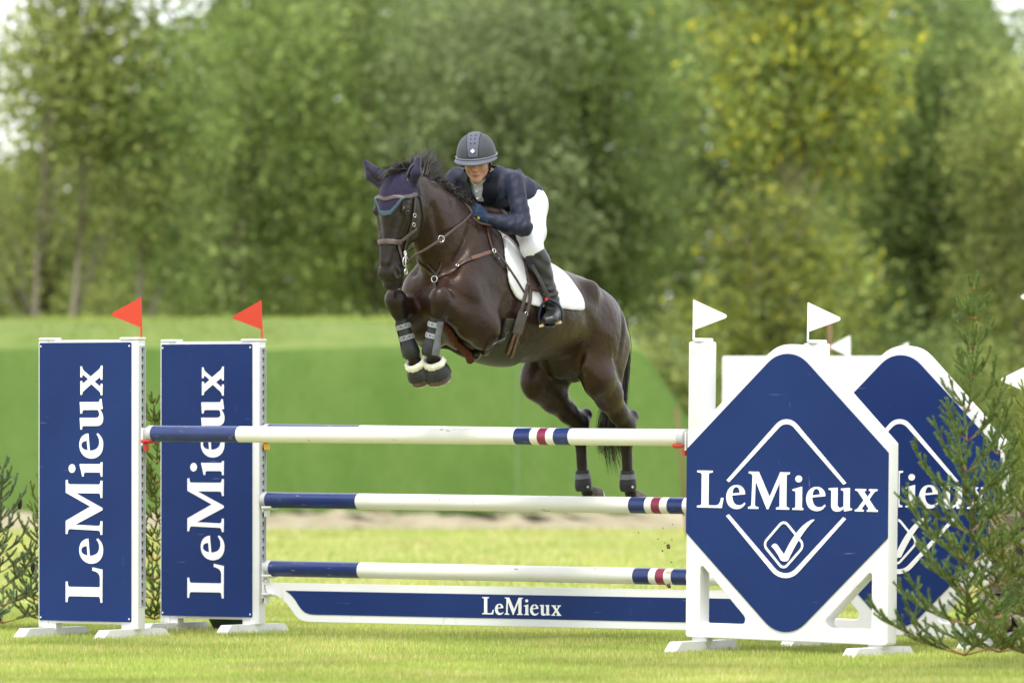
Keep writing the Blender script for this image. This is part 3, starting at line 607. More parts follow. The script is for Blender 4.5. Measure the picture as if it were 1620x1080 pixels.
def ell(c, r, R3=None):
    c = np.array(c, np.float32); r = np.array(r, float); M = np.eye(3) if R3 is None else np.array(R3, float); m = r.max()
    def fn(x, y, z):
        p = (x-c[0], y-c[1], z-c[2]); q = [p[0]*M[0][i]+p[1]*M[1][i]+p[2]*M[2][i] for i in range(3)]
        k0 = np.sqrt(sum((q[i]/r[i])**2 for i in range(3))); k1 = np.sqrt(sum((q[i]/r[i]**2)**2 for i in range(3)))+1e-6
        return np.where(k0 < .3, (k0-1)*r.min(), k0*(k0-1)/k1)
    return c-m, c+m, fn
def frame(ax, up=(0, 0, 1)):
    """columns: axis, side, up"""
    a = nrm(ax); s = nrm(np.cross(up, a)); u = np.cross(a, s); return np.stack([a, s, u], 1)
def interp_s(x, xs, ys):
    """smooth monotone-ish cubic through stations"""
    xs = np.asarray(xs, float); ys = np.asarray(ys, float); m = np.gradient(ys, xs)
    i = np.clip(np.searchsorted(xs, x)-1, 0, len(xs)-2); h = xs[i+1]-xs[i]; t = np.clip((x-xs[i])/h, 0, 1)
    return (2*t**3-3*t**2+1)*ys[i]+(t**3-2*t**2+t)*h*m[i]+(-2*t**3+3*t**2)*ys[i+1]+(t**3-t**2)*h*m[i+1]
def loft(axis, st, lo, hi, offs=(0, 0)):
    """cross-sections stacked along one axis (0: x, 2: z). rows: pos, min, max, halfwidth, egg; the section lies in (other axis, y)"""
    st = np.array(st, float)
    def fn(x, y, z):
        p, v = (x, z) if axis == 0 else (z, x)
        pp = np.asarray(p, float); f = lambda i: interp_s(pp, st[:,0], st[:,i]).astype(np.float32)
        mn, mx, w_, eg = f(1), f(2), np.maximum(f(3), .01), f(4); c = (mn+mx)/2; r = np.maximum((mx-mn)/2, .01)
        t = np.clip((v-c)/r, -1.3, 1.3); ww = w_*(1-eg*t); 
        q1 = (v-c)/r; q2 = y/ww; k0 = np.sqrt(q1*q1+q2*q2); k1 = np.sqrt((q1/r)**2+(q2/ww)**2)+1e-6
        d = np.where(k0 < .3, (k0-1)*np.minimum(r, ww), k0*(k0-1)/k1)*.96
        ex = np.maximum(st[0,0]-p, p-st[-1,0]); return np.where(ex > 0, np.sqrt(np.maximum(d, 0)**2+ex**2), d)
    return np.array(lo), np.array(hi), fn
def warp(prim, M, T):
    """move a primitive by rotation M (3x3, columns are the new axes) and translation T"""
    lo, hi, fn = prim; M = np.array(M, float); T = np.array(T, float)
    cs = np.array([[lo[0] if i & 1 else hi[0], lo[1] if i & 2 else hi[1], lo[2] if i & 4 else hi[2]] for i in range(8)])@M.T+T
    def f2(x, y, z):
        p = (x-T[0], y-T[1], z-T[2]); return fn(*[p[0]*M[0][i]+p[1]*M[1][i]+p[2]*M[2][i] for i in range(3)])
    return cs.min(0), cs.max(0), f2
def poly_sdf(X, Y, poly):
    P = np.array(poly, float); n = len(P); d = np.full(np.broadcast(X, Y).shape, 1e9); s = np.ones(d.shape)
    for i in range(n):
        a = P[i]; b = P[i-1]; e = b-a; wx, wy = X-a[0], Y-a[1]; t = np.clip((wx*e[0]+wy*e[1])/(e@e), 0, 1)
        d = np.minimum(d, (wx-e[0]*t)**2+(wy-e[1]*t)**2)
        c1 = Y >= a[1]; c2 = Y < b[1]; c3 = e[0]*wy > e[1]*wx; al = (c1 & c2 & c3) | (~c1 & ~c2 & ~c3); s = np.where(al, -s, s)
    return (s*np.sqrt(d)).astype(np.float32)
def sdf_obj(name, V, Fq, m, parent, colors=None, rel=1):
    if rel: V = relax(V, Fq, rel)
    me = mesh_data(name, V, Fq, True)
    if colors is not None:
        ca = me.color_attributes.new('coat', 'FLOAT_COLOR', 'POINT'); c4 = np.ones((len(V), 4), np.float32); c4[:, :3] = colors; ca.data.foreach_set('color', c4.ravel())
    return link(name, me, m, parent)

# ------------------------------------------------------------------ the horse, in its own frame: x forward, y to its left, z up
HO = Vector((.59, 43.05, 0)); HANG = math.atan2(-math.cos(TH), -math.sin(TH))
HF = Vector((-math.sin(TH), -math.cos(TH), 0)); HL = Vector((math.cos(TH), -math.sin(TH), 0))
H = Field((-.36, -.40, .78), (2.50, .40, 2.93), .0074)
BR = (.0255, .0115, .0066); BL = (.0105, .0082, .0078); FL = (.036, .0165, .009); MZ = (.012, .0102, .0102)
trunk = loft(0, [(-.06,1.84,1.90,.03,0),(-.03,1.77,1.95,.075,.05),(.02,1.70,1.985,.115,.06),(.10,1.64,2.050,.165,.10),(.20,1.63,2.125,.212,.14),(.325,1.655,2.208,.262,.14),(.45,1.71,2.238,.258,.12),(.58,1.725,2.262,.265,.08),(.77,1.70,2.30,.288,.08),
  (.96,1.688,2.35,.293,.10),(1.1,1.69,2.40,.282,.14),(1.25,1.70,2.475,.255,.22),(1.36,1.72,2.52,.238,.30),(1.5,1.765,2.52,.222,.34),(1.62,1.83,2.48,.205,.28),(1.74,1.92,2.38,.185,.2),(1.82,2.01,2.28,.14,.1),(1.87,2.08,2.2,.05,0)], (-.12,-.32,1.6), (1.9,.32,2.56))
H.add(trunk, 0, tagc=BR)
neck_st = [((1.50,0,2.20),(.60,.80),.33,.185),((1.62,0,2.33),(.65,.76),.285,.150),((1.72,0,2.425),(.68,.73),.245,.125),((1.82,0,2.51),(.72,.69),.208,.106),((1.92,0,2.585),(.80,.60),.178,.096),((2.03,0,2.64),(.92,.39),.15,.09),((2.12,0,2.665),(1,.1),.128,.086)]
for i in range(len(neck_st)-1):
    a, ta, da, wa = neck_st[i]; b, tb, db, wb = neck_st[i+1]; up = (-ta[1]-tb[1], 0, ta[0]+tb[0])
    H.add(ecap(a, b, (da, wa), (db, wb), up), .05 if i else .10, tagc=BR)
HEADYAW = R(0); HM = np.array([[math.cos(HEADYAW), -math.sin(HEADYAW), 0], [math.sin(HEADYAW), math.cos(HEADYAW), 0], [0, 0, 1]]); HT = np.array([2.20, .0, 0.0])
def hd(f, l, z): return HM@np.array([f, l, z])+HT
hw = lambda prim: warp(prim, HM, HT)
head = loft(2, [(z_, a_, b_, w__*(1.0 if z_ < 2.3 else 1.08 if z_ < 2.4 else 1.17), e_) for z_, a_, b_, w__, e_ in [(2.115,.02,.085,.030,.1),(2.135,.005,.10,.047,.1),(2.165,-.012,.118,.058,.08),(2.205,-.025,.128,.062,.05),(2.25,-.03,.126,.058,.06),(2.30,-.04,.120,.055,.10),(2.36,-.06,.118,.060,.22),(2.42,-.10,.118,.072,.28),(2.48,-.135,.120,.086,.24),(2.54,-.15,.122,.096,.14),(2.60,-.15,.118,.099,.06),(2.66,-.135,.106,.094,.05),(2.72,-.11,.080,.080,.05),(2.77,-.08,.04,.055,.05),(2.79,-.06,.01,.03,0)]], (-.2,-.13,2.1), (.16,.13,2.81))
H.add(hw(head), .05, tagc=BL)
for s in (1, -1):
    H.add(hw(ecap((-.045,s*0.06084,2.50), (-.075,s*0.0585,2.44), (.085,.034), (.06,.03), (1,0,0))), .03, tagc=BR)       # cheek
    H.add(hw(cone((.055,s*0.09594,2.575), (.085,s*0.05031,2.40), .022, .012)), .03)                                    # facial crest
    H.add(hw(ell((.062,s*0.103,2.572), (.034,.022,.024))), .014)                                                   # eye socket rim
    H.add(hw(ell((.055,s*0.09594,2.622), (.028,.02,.02))), .03)
    H.add(hw(ell((.062,s*0.1217,2.566), (.021,.016,.013))), .008, 's')
    H.add(hw(ell((.088,s*.046,2.208), (.034,.024,.040))), .03, tagc=MZ)                                           # nostril wing
    H.add(hw(ecap((.108,s*.068,2.234), (.084,s*.072,2.194), (.012,.020), (.016,.020), (0,1,0))), .006, 's')
    H.add(hw(cone((.10,s*0.03978,2.36), (.118,s*0.02574,2.27), .012, .010)), .03)                                       # nasal bone
    H.add(hw(cone((.01,s*0.07722,2.165), (.055,s*0.07488,2.150), .0045, .0045)), .006, 's')                             # mouth line
H.add(hw(ell((.012,0,2.145), (.034,.036,.028))), .02, tagc=MZ)                                                    # chin
H.add(hw(ell((.07,0,2.135), (.042,.042,.03))), .02, tagc=MZ)
EARS = {}
for s, tip, mid, base in ((1, (-.03,.130,2.878), (-.02,.112,2.80), (-.035,.070,2.735)), (-1, (.06,-.190,2.862), (.04,-.150,2.792), (.01,-.080,2.735))):
    b, m_, t_ = hd(*base), hd(*mid), hd(*tip); EARS[s] = (b, m_, t_); sd = HM@np.array([.35*s, .94, 0])
    H.add(ecap(b, m_, (.040,.030), (.043,.030), sd), .015, tagc=BL); H.add(ecap(m_, t_, (.042,.028), (.008,.008), sd), .01, tagc=BL)
for s in (1, -1):
    # shoulder blade, upper arm
    H.add(ecap((1.46,s*.135,2.30), (1.74,s*.150,2.10), (.13,.05), (.13,.085), (.6,0,.8)), .09, tagc=BR)
    H.add(cone((1.77,s*.135,2.10), (1.60,s*.185,1.90), .105, .105), .07, tagc=BR)
    H.add(ecap((1.40,s*.19,2.18), (1.60,s*.20,1.92), (.11,.05), (.09,.05), (.8,0,.3)), .06, tagc=BR)               # triceps
    H.add(ell((1.80,s*.085,2.10), (.075,.085,.12)), .05, tagc=FL)                                                  # breast muscle
    # haunch and thigh
    H.add(ell((.27,s*.110,1.955), (.19,.112,.17)), .08, tagc=BR)
    H.add(ell((.49,s*.20,2.13), (.06,.045,.05)), .09)                                                           # point of hip
    H.add(ell((.12,s*.10,1.83), (.12,.09,.19)), .06, tagc=BR)
    H.add(ecap((.42,s*.22,1.86), (.50,s*.19,1.66), (.05,.03), (.06,.03), (1,0,0)), .08, tagc=FL)                    # flank fold
# forelegs (tucked): elbow, knee, fetlock
FORE = {1: dict(e=(1.615,.195,1.885), k=(1.962,.135,2.045), f=(1.965,.072,1.765), p=(1.905,.058,1.67), t=(1.845,.048,1.575)),
       -1: dict(e=(1.60,-.195,1.885), k=(2.035,-.125,2.035), f=(1.985,-.058,1.755), p=(1.945,-.043,1.665), t=(1.875,-.035,1.575))}
for s, q in FORE.items():
    e, k, f, p = [np.array(q[c]) for c in 'ekfp']; ax = nrm(k-e); up = np.array([-ax[2], 0, ax[0]])
    m1 = e+(k-e)*.30; m2 = e+(k-e)*.62
    for a, b, ra, rb in ((e, m1, (.118,.090), (.105,.082)), (m1, m2, (.105,.082), (.072,.062)), (m2, k, (.072,.062), (.056,.052))):
        H.add(ecap(a, b, ra, rb, up), .05, tagc=BR)
    H.add(ell(e+np.array([-.03,s*.005,-.035]), (.085,.06,.075)), .05, tagc=BR)
    H.add(cone(m1+up*.055+np.array([0,s*.02,0]), k+up*.01, .045, .030), .03, tagc=BL)                               # extensor
    cx_ = nrm(f-k); fr = np.array([cx_[2], 0, -cx_[0]])*-1
    H.add(ecap(k-cx_*.035, k+cx_*.045, (.057,.056), (.048,.047), fr), .035, tagc=BL)
    H.add(ecap(k-nrm(k-e)*.06, k+nrm(k-e)*.004-cx_*.012, (.058,.052), (.057,.054), up), .03, tagc=BL)
    H.add(ecap(k+cx_*.06, k+(f-k)*.55, (.041,.038), (.033,.029), fr), .03, tagc=BL)
    H.add(ecap(k+(f-k)*.55, f, (.033,.029), (.036,.033), fr), .02, tagc=BL)
    H.add(ell(f, (.043,.041,.046)), .02, tagc=BL)
    H.add(ecap(f, p, (.034,.034), (.036,.038), fr), .02, tagc=BL)
# hind legs: stifle, hock, fetlock
HIND = {1: dict(s=(.395,.180,1.60), h=(.030,.15,1.315), f=(-.005,.140,.965), p=(-.045,.140,.885), t=(-.135,.140,.838)),
       -1: dict(s=(.525,-.185,1.58), h=(.095,-.15,1.325), f=(.070,-.140,.965), p=(.015,-.140,.895), t=(-.085,-.140,.868))}
for s, q in HIND.items():
    st_, hk, f, p = [np.array(q[c]) for c in 'shfp']
    H.add(ecap((.26,s*.135,1.90), st_+np.array([-.04,0,.04]), (.165,.10), (.125,.085), (1,0,.45)), .07, tagc=BR)
    H.add(ecap((.10,s*.12,1.80), st_+np.array([-.17,-s*.02,-.05]), (.085,.075), (.085,.062), (1,0,-.5)), .06, tagc=BR)
    H.add(ell(st_, (.085,.072,.085)), .05, tagc=BR)
    ax = nrm(hk-st_); up = np.array([-ax[2], 0, ax[0]])
    m1 = st_+(hk-st_)*.40+up*-.01; m2 = st_+(hk-st_)*.74
    H.add(ecap(st_+ax*.03, m1, (.112,.078), (.096,.068), up), .05, tagc=BR); H.add(ecap(m1, m2, (.096,.066), (.068,.050), up), .04, tagc=BR); H.add(ecap(m2, hk+ax*-.01, (.066,.050), (.060,.050), up), .03, tagc=BL)
    heel = hk+np.array([-.075,0,.055])
    H.add(cone(m2-np.array([.06,0,.0])+up*.0, heel, .022, .023), .03, tagc=BL)                                      # tendon to the point of hock
    H.add(ecap(heel, hk+np.array([.0,0,-.05]), (.040,.034), (.050,.042), (1,0,0)), .03, tagc=BL)
    cd = nrm(f-hk)
    H.add(ecap(hk, hk+cd*.09, (.064,.050), (.048,.040), (1,0,0)), .03, tagc=BL)
    H.add(ecap(hk+cd*.08, f, (.040,.032), (.036,.031), (1,0,0)), .03, tagc=BL)
    H.add(ell(f, (.046,.042,.05)), .02, tagc=BL); H.add(cone(f, p, .036, .038), .02, tagc=BL)
H.add(ell((.40,0,1.69), (.20,.12,.08)), .10, tagc=BL); H.add(ecap((.52,0,1.64), (.38,0,1.625), (.045,.045), (.05,.05), (0,1,0)), .05, tagc=BL)                                                              # sheath and inner groin
H.add(cone((1.55,0,1.86), (1.80,0,2.02), .10, .09), .06, tagc=BR)
# muscle lines and girth groove
for s in (1, -1):
    H.add(cone((1.66,s*.160,2.46), (1.84,s*.128,2.22), .012, .012), .06, 's')
    H.add(cone((1.46,s*.30,2.05), (1.50,s*.28,1.83), .030, .03), .06, 's')
    H.add(cone((.16,s*.235,2.02), (.25,s*.245,1.70), .012, .010), .05, 's')
    H.add(cone((.30,s*.262,1.72), (.16,s*.235,1.56), .010, .010), .05, 's')
    H.add(cone((.62,s*.315,1.98), (.50,s*.30,1.70), .03, .03), .07, 's')
    pass
    H.add(cone((1.915,s*.112,2.42), (1.985,s*.110,2.60), .012, .010), .05, 's')
V, Fq = H.mesh(); V = relax(V, Fq, 1)
def coat_colors(V, F_, sig=.02):
    W = np.zeros(len(V)); C = np.zeros((len(V), 3)); x, y, z = V[:,0].astype(np.float32), V[:,1].astype(np.float32), V[:,2].astype(np.float32)
    for fn, c in F_.prims:
        d = np.abs(fn(x, y, z)); w_ = np.exp(-d/sig); W += w_; C += w_[:, None]*np.array(c)
    C = C/np.maximum(W, 1e-9)[:, None]; return C
cc = coat_colors(V, H)
# browner along the flank, chest and inside of the limbs
def blob(V, c, r, colr, amt):
    global cc
    d = np.linalg.norm((V-np.array(c))/np.array(r), axis=1); w_ = np.clip(1-d, 0, 1)**1.0*amt; cc = cc*(1-w_[:, None])+np.array(colr)*w_[:, None]
for s in (1, -1):
    blob(V, (.62,s*.25,1.78), (.5,.3,.26), (.050,.0255,.0135), .8); blob(V, (1.5,s*.28,1.95), (.25,.2,.3), (.045,.022,.012), .6); blob(V, (1.86,s*.1,2.15), (.25,.2,.28), (.058,.023,.0125), .75)
    blob(V, (1.78,s*.12,2.45), (.3,.2,.3), (.040,.0185,.0105), .6); blob(V, (.25,s*.25,1.72), (.3,.2,.35), (.040,.020,.012), .5)
cc[:] = np.clip(cc, 0, 1)
mat('horse_coat', (.03,.015,.01), .38, .34, (.40, .84), 5, 6, lo=.3, hi=.7, attr='coat', bump=.12, bscale=90, bstretch=(1,1,3), bdist=.004, sheen=.0, bump2=(.55, 12.0, .018), tintspec=(.95,.82,.74))
horse = thing('horse', 'dark bay horse leaping the rails with its forelegs tucked', 'horse', HO, HANG)
body = sdf_obj('body', V, Fq, 'horse_coat', horse, cc, 0)
# ------------------------------------------------------------------ hair, eyes, hooves, boots and tack of the horse
mat('hair_black', (.014, .011, .010), .42, .40, (.036, .027, .022), 40, 3, nstretch=(1,1,.2))
mat('hoof_horn', (.060, .046, .036), .55, .3, (.13, .095, .065), 30, 4)
mat('hoof_sole', (.30, .21, .13), .7, .2, (.16, .11, .07), 40, 4)
mat('eye_gloss', (.006, .004, .003), .05, .6)
mat('boot_black', (.012, .0125, .014), .5, .35, (.022, .022, .025), 25, 4, bump=.15, bscale=200, bdist=.002)
mat('boot_grey', (.10, .105, .12), .55, .3, (.14, .145, .16), 30, 3)
mat('strap_light', (.50, .51, .54), .6, .3)
mat('fleece_white', (.78, .76, .68), .95, .1, (.66, .63, .52), 60, 4, bump=.6, bscale=160, bdist=.01)
mat('fleece_brown', (.075, .028, .018), .95, .1, (.12, .045, .028), 60, 4, bump=.6, bscale=180, bdist=.01)
mat('leather_brown', (.040, .021, .015), .42, .4, (.060, .032, .023), 40, 4, bump=.1, bscale=250, bdist=.002)
mat('leather_tan', (.095, .047, .030), .45, .4, (.13, .066, .04), 40, 4)
mat('leather_dark', (.018, .015, .014), .38, .45, (.028, .022, .02), 40, 4, bump=.1, bscale=250, bdist=.002)
mat('leather_mauve', (.070, .050, .050), .45, .35, (.085, .062, .060), 40, 4)
mat('guard_leather', (.018, .0165, .0115), .5, .3, (.026, .023, .015), 14, 4, bump=.1, bscale=200, bdist=.002)
mat('leather_grey', (.055, .048, .043), .5, .35, (.075, .066, .06), 30, 4)
mat('steel', (.55, .55, .54), .25, .5, metallic=1.0)
mat('pad_white', (.66, .66, .67), .85, .2, (.62, .62, .63), 12, 4, bump=.35, bscale=120, bdist=.006)
mat('bonnet_navy', (.018, .015, .037), .85, .15, (.026, .021, .048), 60, 3, bump=.55, bscale=210, bstretch=(.3,.3,2.2), bdist=.006, sheen=.1)
mat('bonnet_ear', (.015, .0115, .034), .7, .2, (.021, .016, .044), 30, 3, sheen=.2)
mat('bonnet_trim', (.046, .072, .098), .8, .15, (.06, .09, .12), 60, 3, bump=.4, bscale=250, bdist=.004)
def w2h(p): d = Vector(p)-HO; return np.array([d.dot(HF), d.dot(HL), d.z])
def hit(px, py, F_=None, maxd=.004):
    F_ = F_ or H; o = w2h(at(px, py, 40.2)); d = w2h(at(px, py, 45.0))-o; L = np.linalg.norm(d); d /= L; t_ = 0.0; best = (9, None)
    while t_ < L:
        p = o+d*t_; inside = np.all(p > F_.lo) and np.all(p < F_.lo+F_.h*(F_.n-1)); v = float(F_.sample(p)[0]) if inside else .05
        if inside and v < best[0]: best = (v, p)
        if v < .0015: return p
        t_ += max(v*.8, .002)
    return best[1]
def hplane(px, py, lat):
    o = w2h(at(px, py, 40.0)); d = w2h(at(px, py, 46.0))-o; t_ = (lat-o[1])/d[1]; return o+d*t_
def ribbon(name, P, Nn, width, m, parent, th=.005, smooth=True, taper=None):
    P = np.asarray(P, float); n = len(P); T = np.gradient(P, axis=0); T /= np.linalg.norm(T, axis=1, keepdims=True)
    Wd = np.cross(T, Nn); Wd /= np.linalg.norm(Wd, axis=1, keepdims=True); N2 = np.cross(Wd, T)
    hw_ = np.full(n, width/2) if np.isscalar(width) else np.asarray(width)/2
    prof = [(-1, -.5), (-1, .3), (-.75, .5), (.75, .5), (1, .3), (1, -.5)]; k = len(prof); V_ = []
    for i in range(n):
        for a, b in prof: V_.append(P[i]+Wd[i]*a*hw_[i]+N2[i]*b*th)
    Fc = [(i*k+j, (i+1)*k+j, (i+1)*k+(j+1) % k, i*k+(j+1) % k) for i in range(n-1) for j in range(k)]+[tuple(range(k)), tuple((n-1)*k+j for j in range(k-1, -1, -1))]
    o = obj(name, V_, Fc, m, parent); return autosmooth(o, 55)
def strap(name, pts, width, m, parent, off=.004, F_=None, n=8, th=.005):
    P = np.array(catmull(pts, n)); F_ = F_ or H; P = F_.project(P, off); P[1:-1] = (P[:-2]+2*P[1:-1]+P[2:])/4; N_ = F_.grad(P)
    N_[1:-1] = N_[:-2]+N_[1:-1]*2+N_[2:]; N_ /= np.linalg.norm(N_, axis=1, keepdims=True)
    return ribbon(name, P, N_, width, m, parent, th)
def hits(pl): return [hit(*p) for p in pl]
def free_strap(name, pts, width, m, parent, nrm_, n=10, th=.005):
    P = np.array(catmull(pts, n)); d = H.sample(P); Q = H.project(P, .008); P = np.where((d < .008)[:, None], Q, P); return ribbon(name, P, np.tile(nrm(nrm_), (len(P), 1)), width, m, parent, th)
CAMN = nrm(w2h(Vector((0, 0, CAMH)))-np.array([1.2, 0, 2.2]))         # roughly outward and forward
def ringmesh(name, c, ax, r, wire, m, parent, up=(0, 0, 1)):
    c = np.array(c, float); Fm = frame(ax, up if abs(np.dot(nrm(ax), up)) < .95 else (1, 0, 0)); s = MB()
    pts = [c+Fm[:,1]*math.cos(k*math.pi/8)*r+Fm[:,2]*math.sin(k*math.pi/8)*r for k in range(17)]
    s.tube(pts, wire, 6, False); return s.build(name, m, parent, True)
def band(name, c, ax, prof, m, parent, side=(1, 0, 0), ry=1.0, seg=28, noise=0.0, arc=None):
    """surface of revolution-like sleeve; prof rows: distance along axis, radius (closed ring of stations)"""
    c = np.array(c, float); ax = nrm(ax); sx = np.array(side, float); sx = nrm(sx-ax*(sx@ax)); sy = np.cross(ax, sx); V_ = []; k = len(prof); r_ = np.random.default_rng(5)
    a0, a1 = arc or (0, 2*math.pi); full = arc is None; ns = seg if full else seg+1
    for j in range(ns):
        th = a0+(a1-a0)*j/seg
        for d, r in prof:
            q = r*(1+noise*r_.normal()); V_.append(c+ax*d+sx*math.cos(th)*q+sy*math.sin(th)*q*ry)
    Fc = [(j*k+i, ((j+1) % ns)*k+i, ((j+1) % ns)*k+(i+1) % k, j*k+(i+1) % k) for j in range(ns if full else seg) for i in range(k)]
    if not full: Fc += [tuple(range(k)), tuple((ns-1)*k+i for i in range(k-1, -1, -1))]
    return autosmooth(obj(name, V_, Fc, m, parent), 50)
# eyes
for s in (1, -1):
    e = MB(); c = hd(.050, s*.098, 2.567); bm = bmesh.new(); bmesh.ops.create_icosphere(bm, subdivisions=3, radius=.0215)
    for v in bm.verts: v.co = Vector(c)+v.co
    bm.verts.index_update(); e.add([v.co for v in bm.verts], [[v.index for v in f.verts] for f in bm.faces]); bm.free(); e.build('eye', 'eye_gloss', horse, True)
# hair
def strands(name, roots, n_each, m, parent, seed, seg=5):
    """roots: list of (points of a guide curve, spread at the root, spread at the tip, width)"""
    r_ = np.random.default_rng(seed); V_ = []; Fc = []
    for g, s0, s1, wd in roots:
        G = np.array(catmull(g, 6)); idx = np.linspace(0, len(G)-1, seg+1)
        base = np.stack([np.interp(idx, np.arange(len(G)), G[:, i]) for i in range(3)], 1)
        for _ in range(n_each):
            o0 = r_.normal(size=3)*s0; o1 = r_.normal(size=3)*s1; ln = r_.uniform(.72, 1.06); w_ = wd*r_.uniform(.6, 1.3); ph = r_.normal(size=3)*s1*.35
            t_ = np.linspace(0, 1, seg+1)[:, None]; tt = t_*ln
            C = np.stack([np.interp(tt[:,0]*seg, np.arange(seg+1), base[:, i]) for i in range(3)], 1)+o0*(1-t_)+o1*t_**1.3+ph*np.sin(t_*5)
            sd = nrm(r_.normal(size=3)); n0 = len(V_)
            for i in range(seg+1):
                ww = w_*(1-.85*t_[i, 0]); V_ += [C[i]-sd*ww, C[i]+sd*ww]
            Fc += [(n0+2*i, n0+2*i+1, n0+2*i+3, n0+2*i+2) for i in range(seg)]
    return link(name, mesh_data(name, np.array(V_), np.array(Fc), True), m, parent)
tl = [hplane(974, 497, 0), hplane(986, 530, .02), hplane(985, 575, .0), hplane(974, 630, 0), hplane(966, 680, -.0), hplane(968, 715, 0), hplane(974, 748, 0)]
tl = [np.array(p) for p in tl]
rt = []
for k in range(11):
    q = (k-5)/5
    rt.append(([tl[0]+np.array([.03,.012*q,0]), tl[1]+np.array([-.0,.022*q,0]), tl[2]+np.array([.0,.038*q,0]), tl[3]+np.array([0,.075*q,-.01*abs(q)]), tl[4]+np.array([.0,.085*q,0]), tl[5]+np.array([0,.08*q,.0]), tl[6]+np.array([0,.07*q+.02*math.sin(k*2.1),.12*abs(q)+.06*math.sin(k*1.7)])], .014, .016, .0026))
strands('tail', rt, 60, 'hair_black', horse, 3, 9)
mr = []; rr2 = np.random.default_rng(33)
tips = [(604, 282), (609, 273), (617, 267), (626, 263), (634, 262), (642, 259), (650, 256), (657, 250), (664, 246), (671, 243), (679, 241), (687, 241), (693, 246), (697, 254), (699, 262), (700, 270), (704, 280), (710, 290), (716, 299)]
for k, (tx, ty) in enumerate(tips):
    u = k/(len(tips)-1)
    for lat in (-.045, -.02, .0, .02):
        ra = 2.12-.20*u-.14*max(0, u-.7)/.3; root = H.project([(ra+.02*rr2.normal(), lat*.7, 2.80-.06*u)], -.004)[0]; tip = np.array(hplane(tx+5*rr2.normal(), ty+4*rr2.normal(), lat*1.8-.02))
        mid = root*.5+tip*.5+np.array([.010+.02*rr2.normal(), .012*rr2.normal(), .034-.03*u])
        mr.append(([root, mid, tip+(tip-mid)*.1], .011, .012, .0030))
strands('mane', mr, 20, 'hair_black', horse, 9, 6)
mr = []
for k in range(16):
    u = k/15; a = 1.42+u*.40; root = H.project([(a, 0, 2.58+u*.16)], .0)[0]; tip = root+np.array([-.035, .055+.02*math.sin(k*2), .01+.02*math.sin(k*1.7)])
    mr.append(([root, (root+tip)/2+np.array([-.01, 0, .022]), tip], .012, .018, .0030))
strands('mane_base', mr, 30, 'hair_black', horse, 10, 4)
# hooves
def hoof(c, sole, r0, r1, parent, shoe=True, toe=None):
    c = np.array(c, float); q = np.array(sole, float); ax = nrm(q-c); L = np.linalg.norm(q-c); sx = nrm(np.array([1., 0, 0])-ax*ax[0]); 
    prof = [(-.012, r0*.8), (0, r0), (L*.5, (r0+r1)/2), (L*.97, r1), (L, r1*.97), (L, .001)]
    o = MB(); V_ = []; k = len(prof); sy = np.cross(ax, sx); seg = 26
    for j in range(seg):
        th = 2*math.pi*j/seg; sk = .35*math.cos(th)
        for d, r in prof: V_.append(c+ax*(d+ (.0 if r > .01 else 0))+sx*(math.cos(th)*r*1.06)+sy*math.sin(th)*r-sx*0)
    Fc = [(j*k+i, ((j+1) % seg)*k+i, ((j+1) % seg)*k+i+1, j*k+i+1) for j in range(seg) for i in range(k-1)]
    h_ = autosmooth(obj('hoof', V_, Fc, 'hoof_horn', parent), 45)
    so_ = MB(); V2 = [q+ax*.0012+sx*math.cos(t_)*r1*.86+sy*math.sin(t_)*r1*.80 for t_ in np.linspace(0, 2*math.pi, 24, endpoint=False)]
    so_.add(V2, [tuple(range(24))]); so_.build('sole', 'hoof_sole', h_)
    band('horseshoe', q, ax, [(-.004, r1*.72), (-.004, r1*1.0), (.008, r1*.99), (.008, r1*.72)], 'steel', h_, sx, .96, 30, arc=(-2.5, 2.5))
    return h_
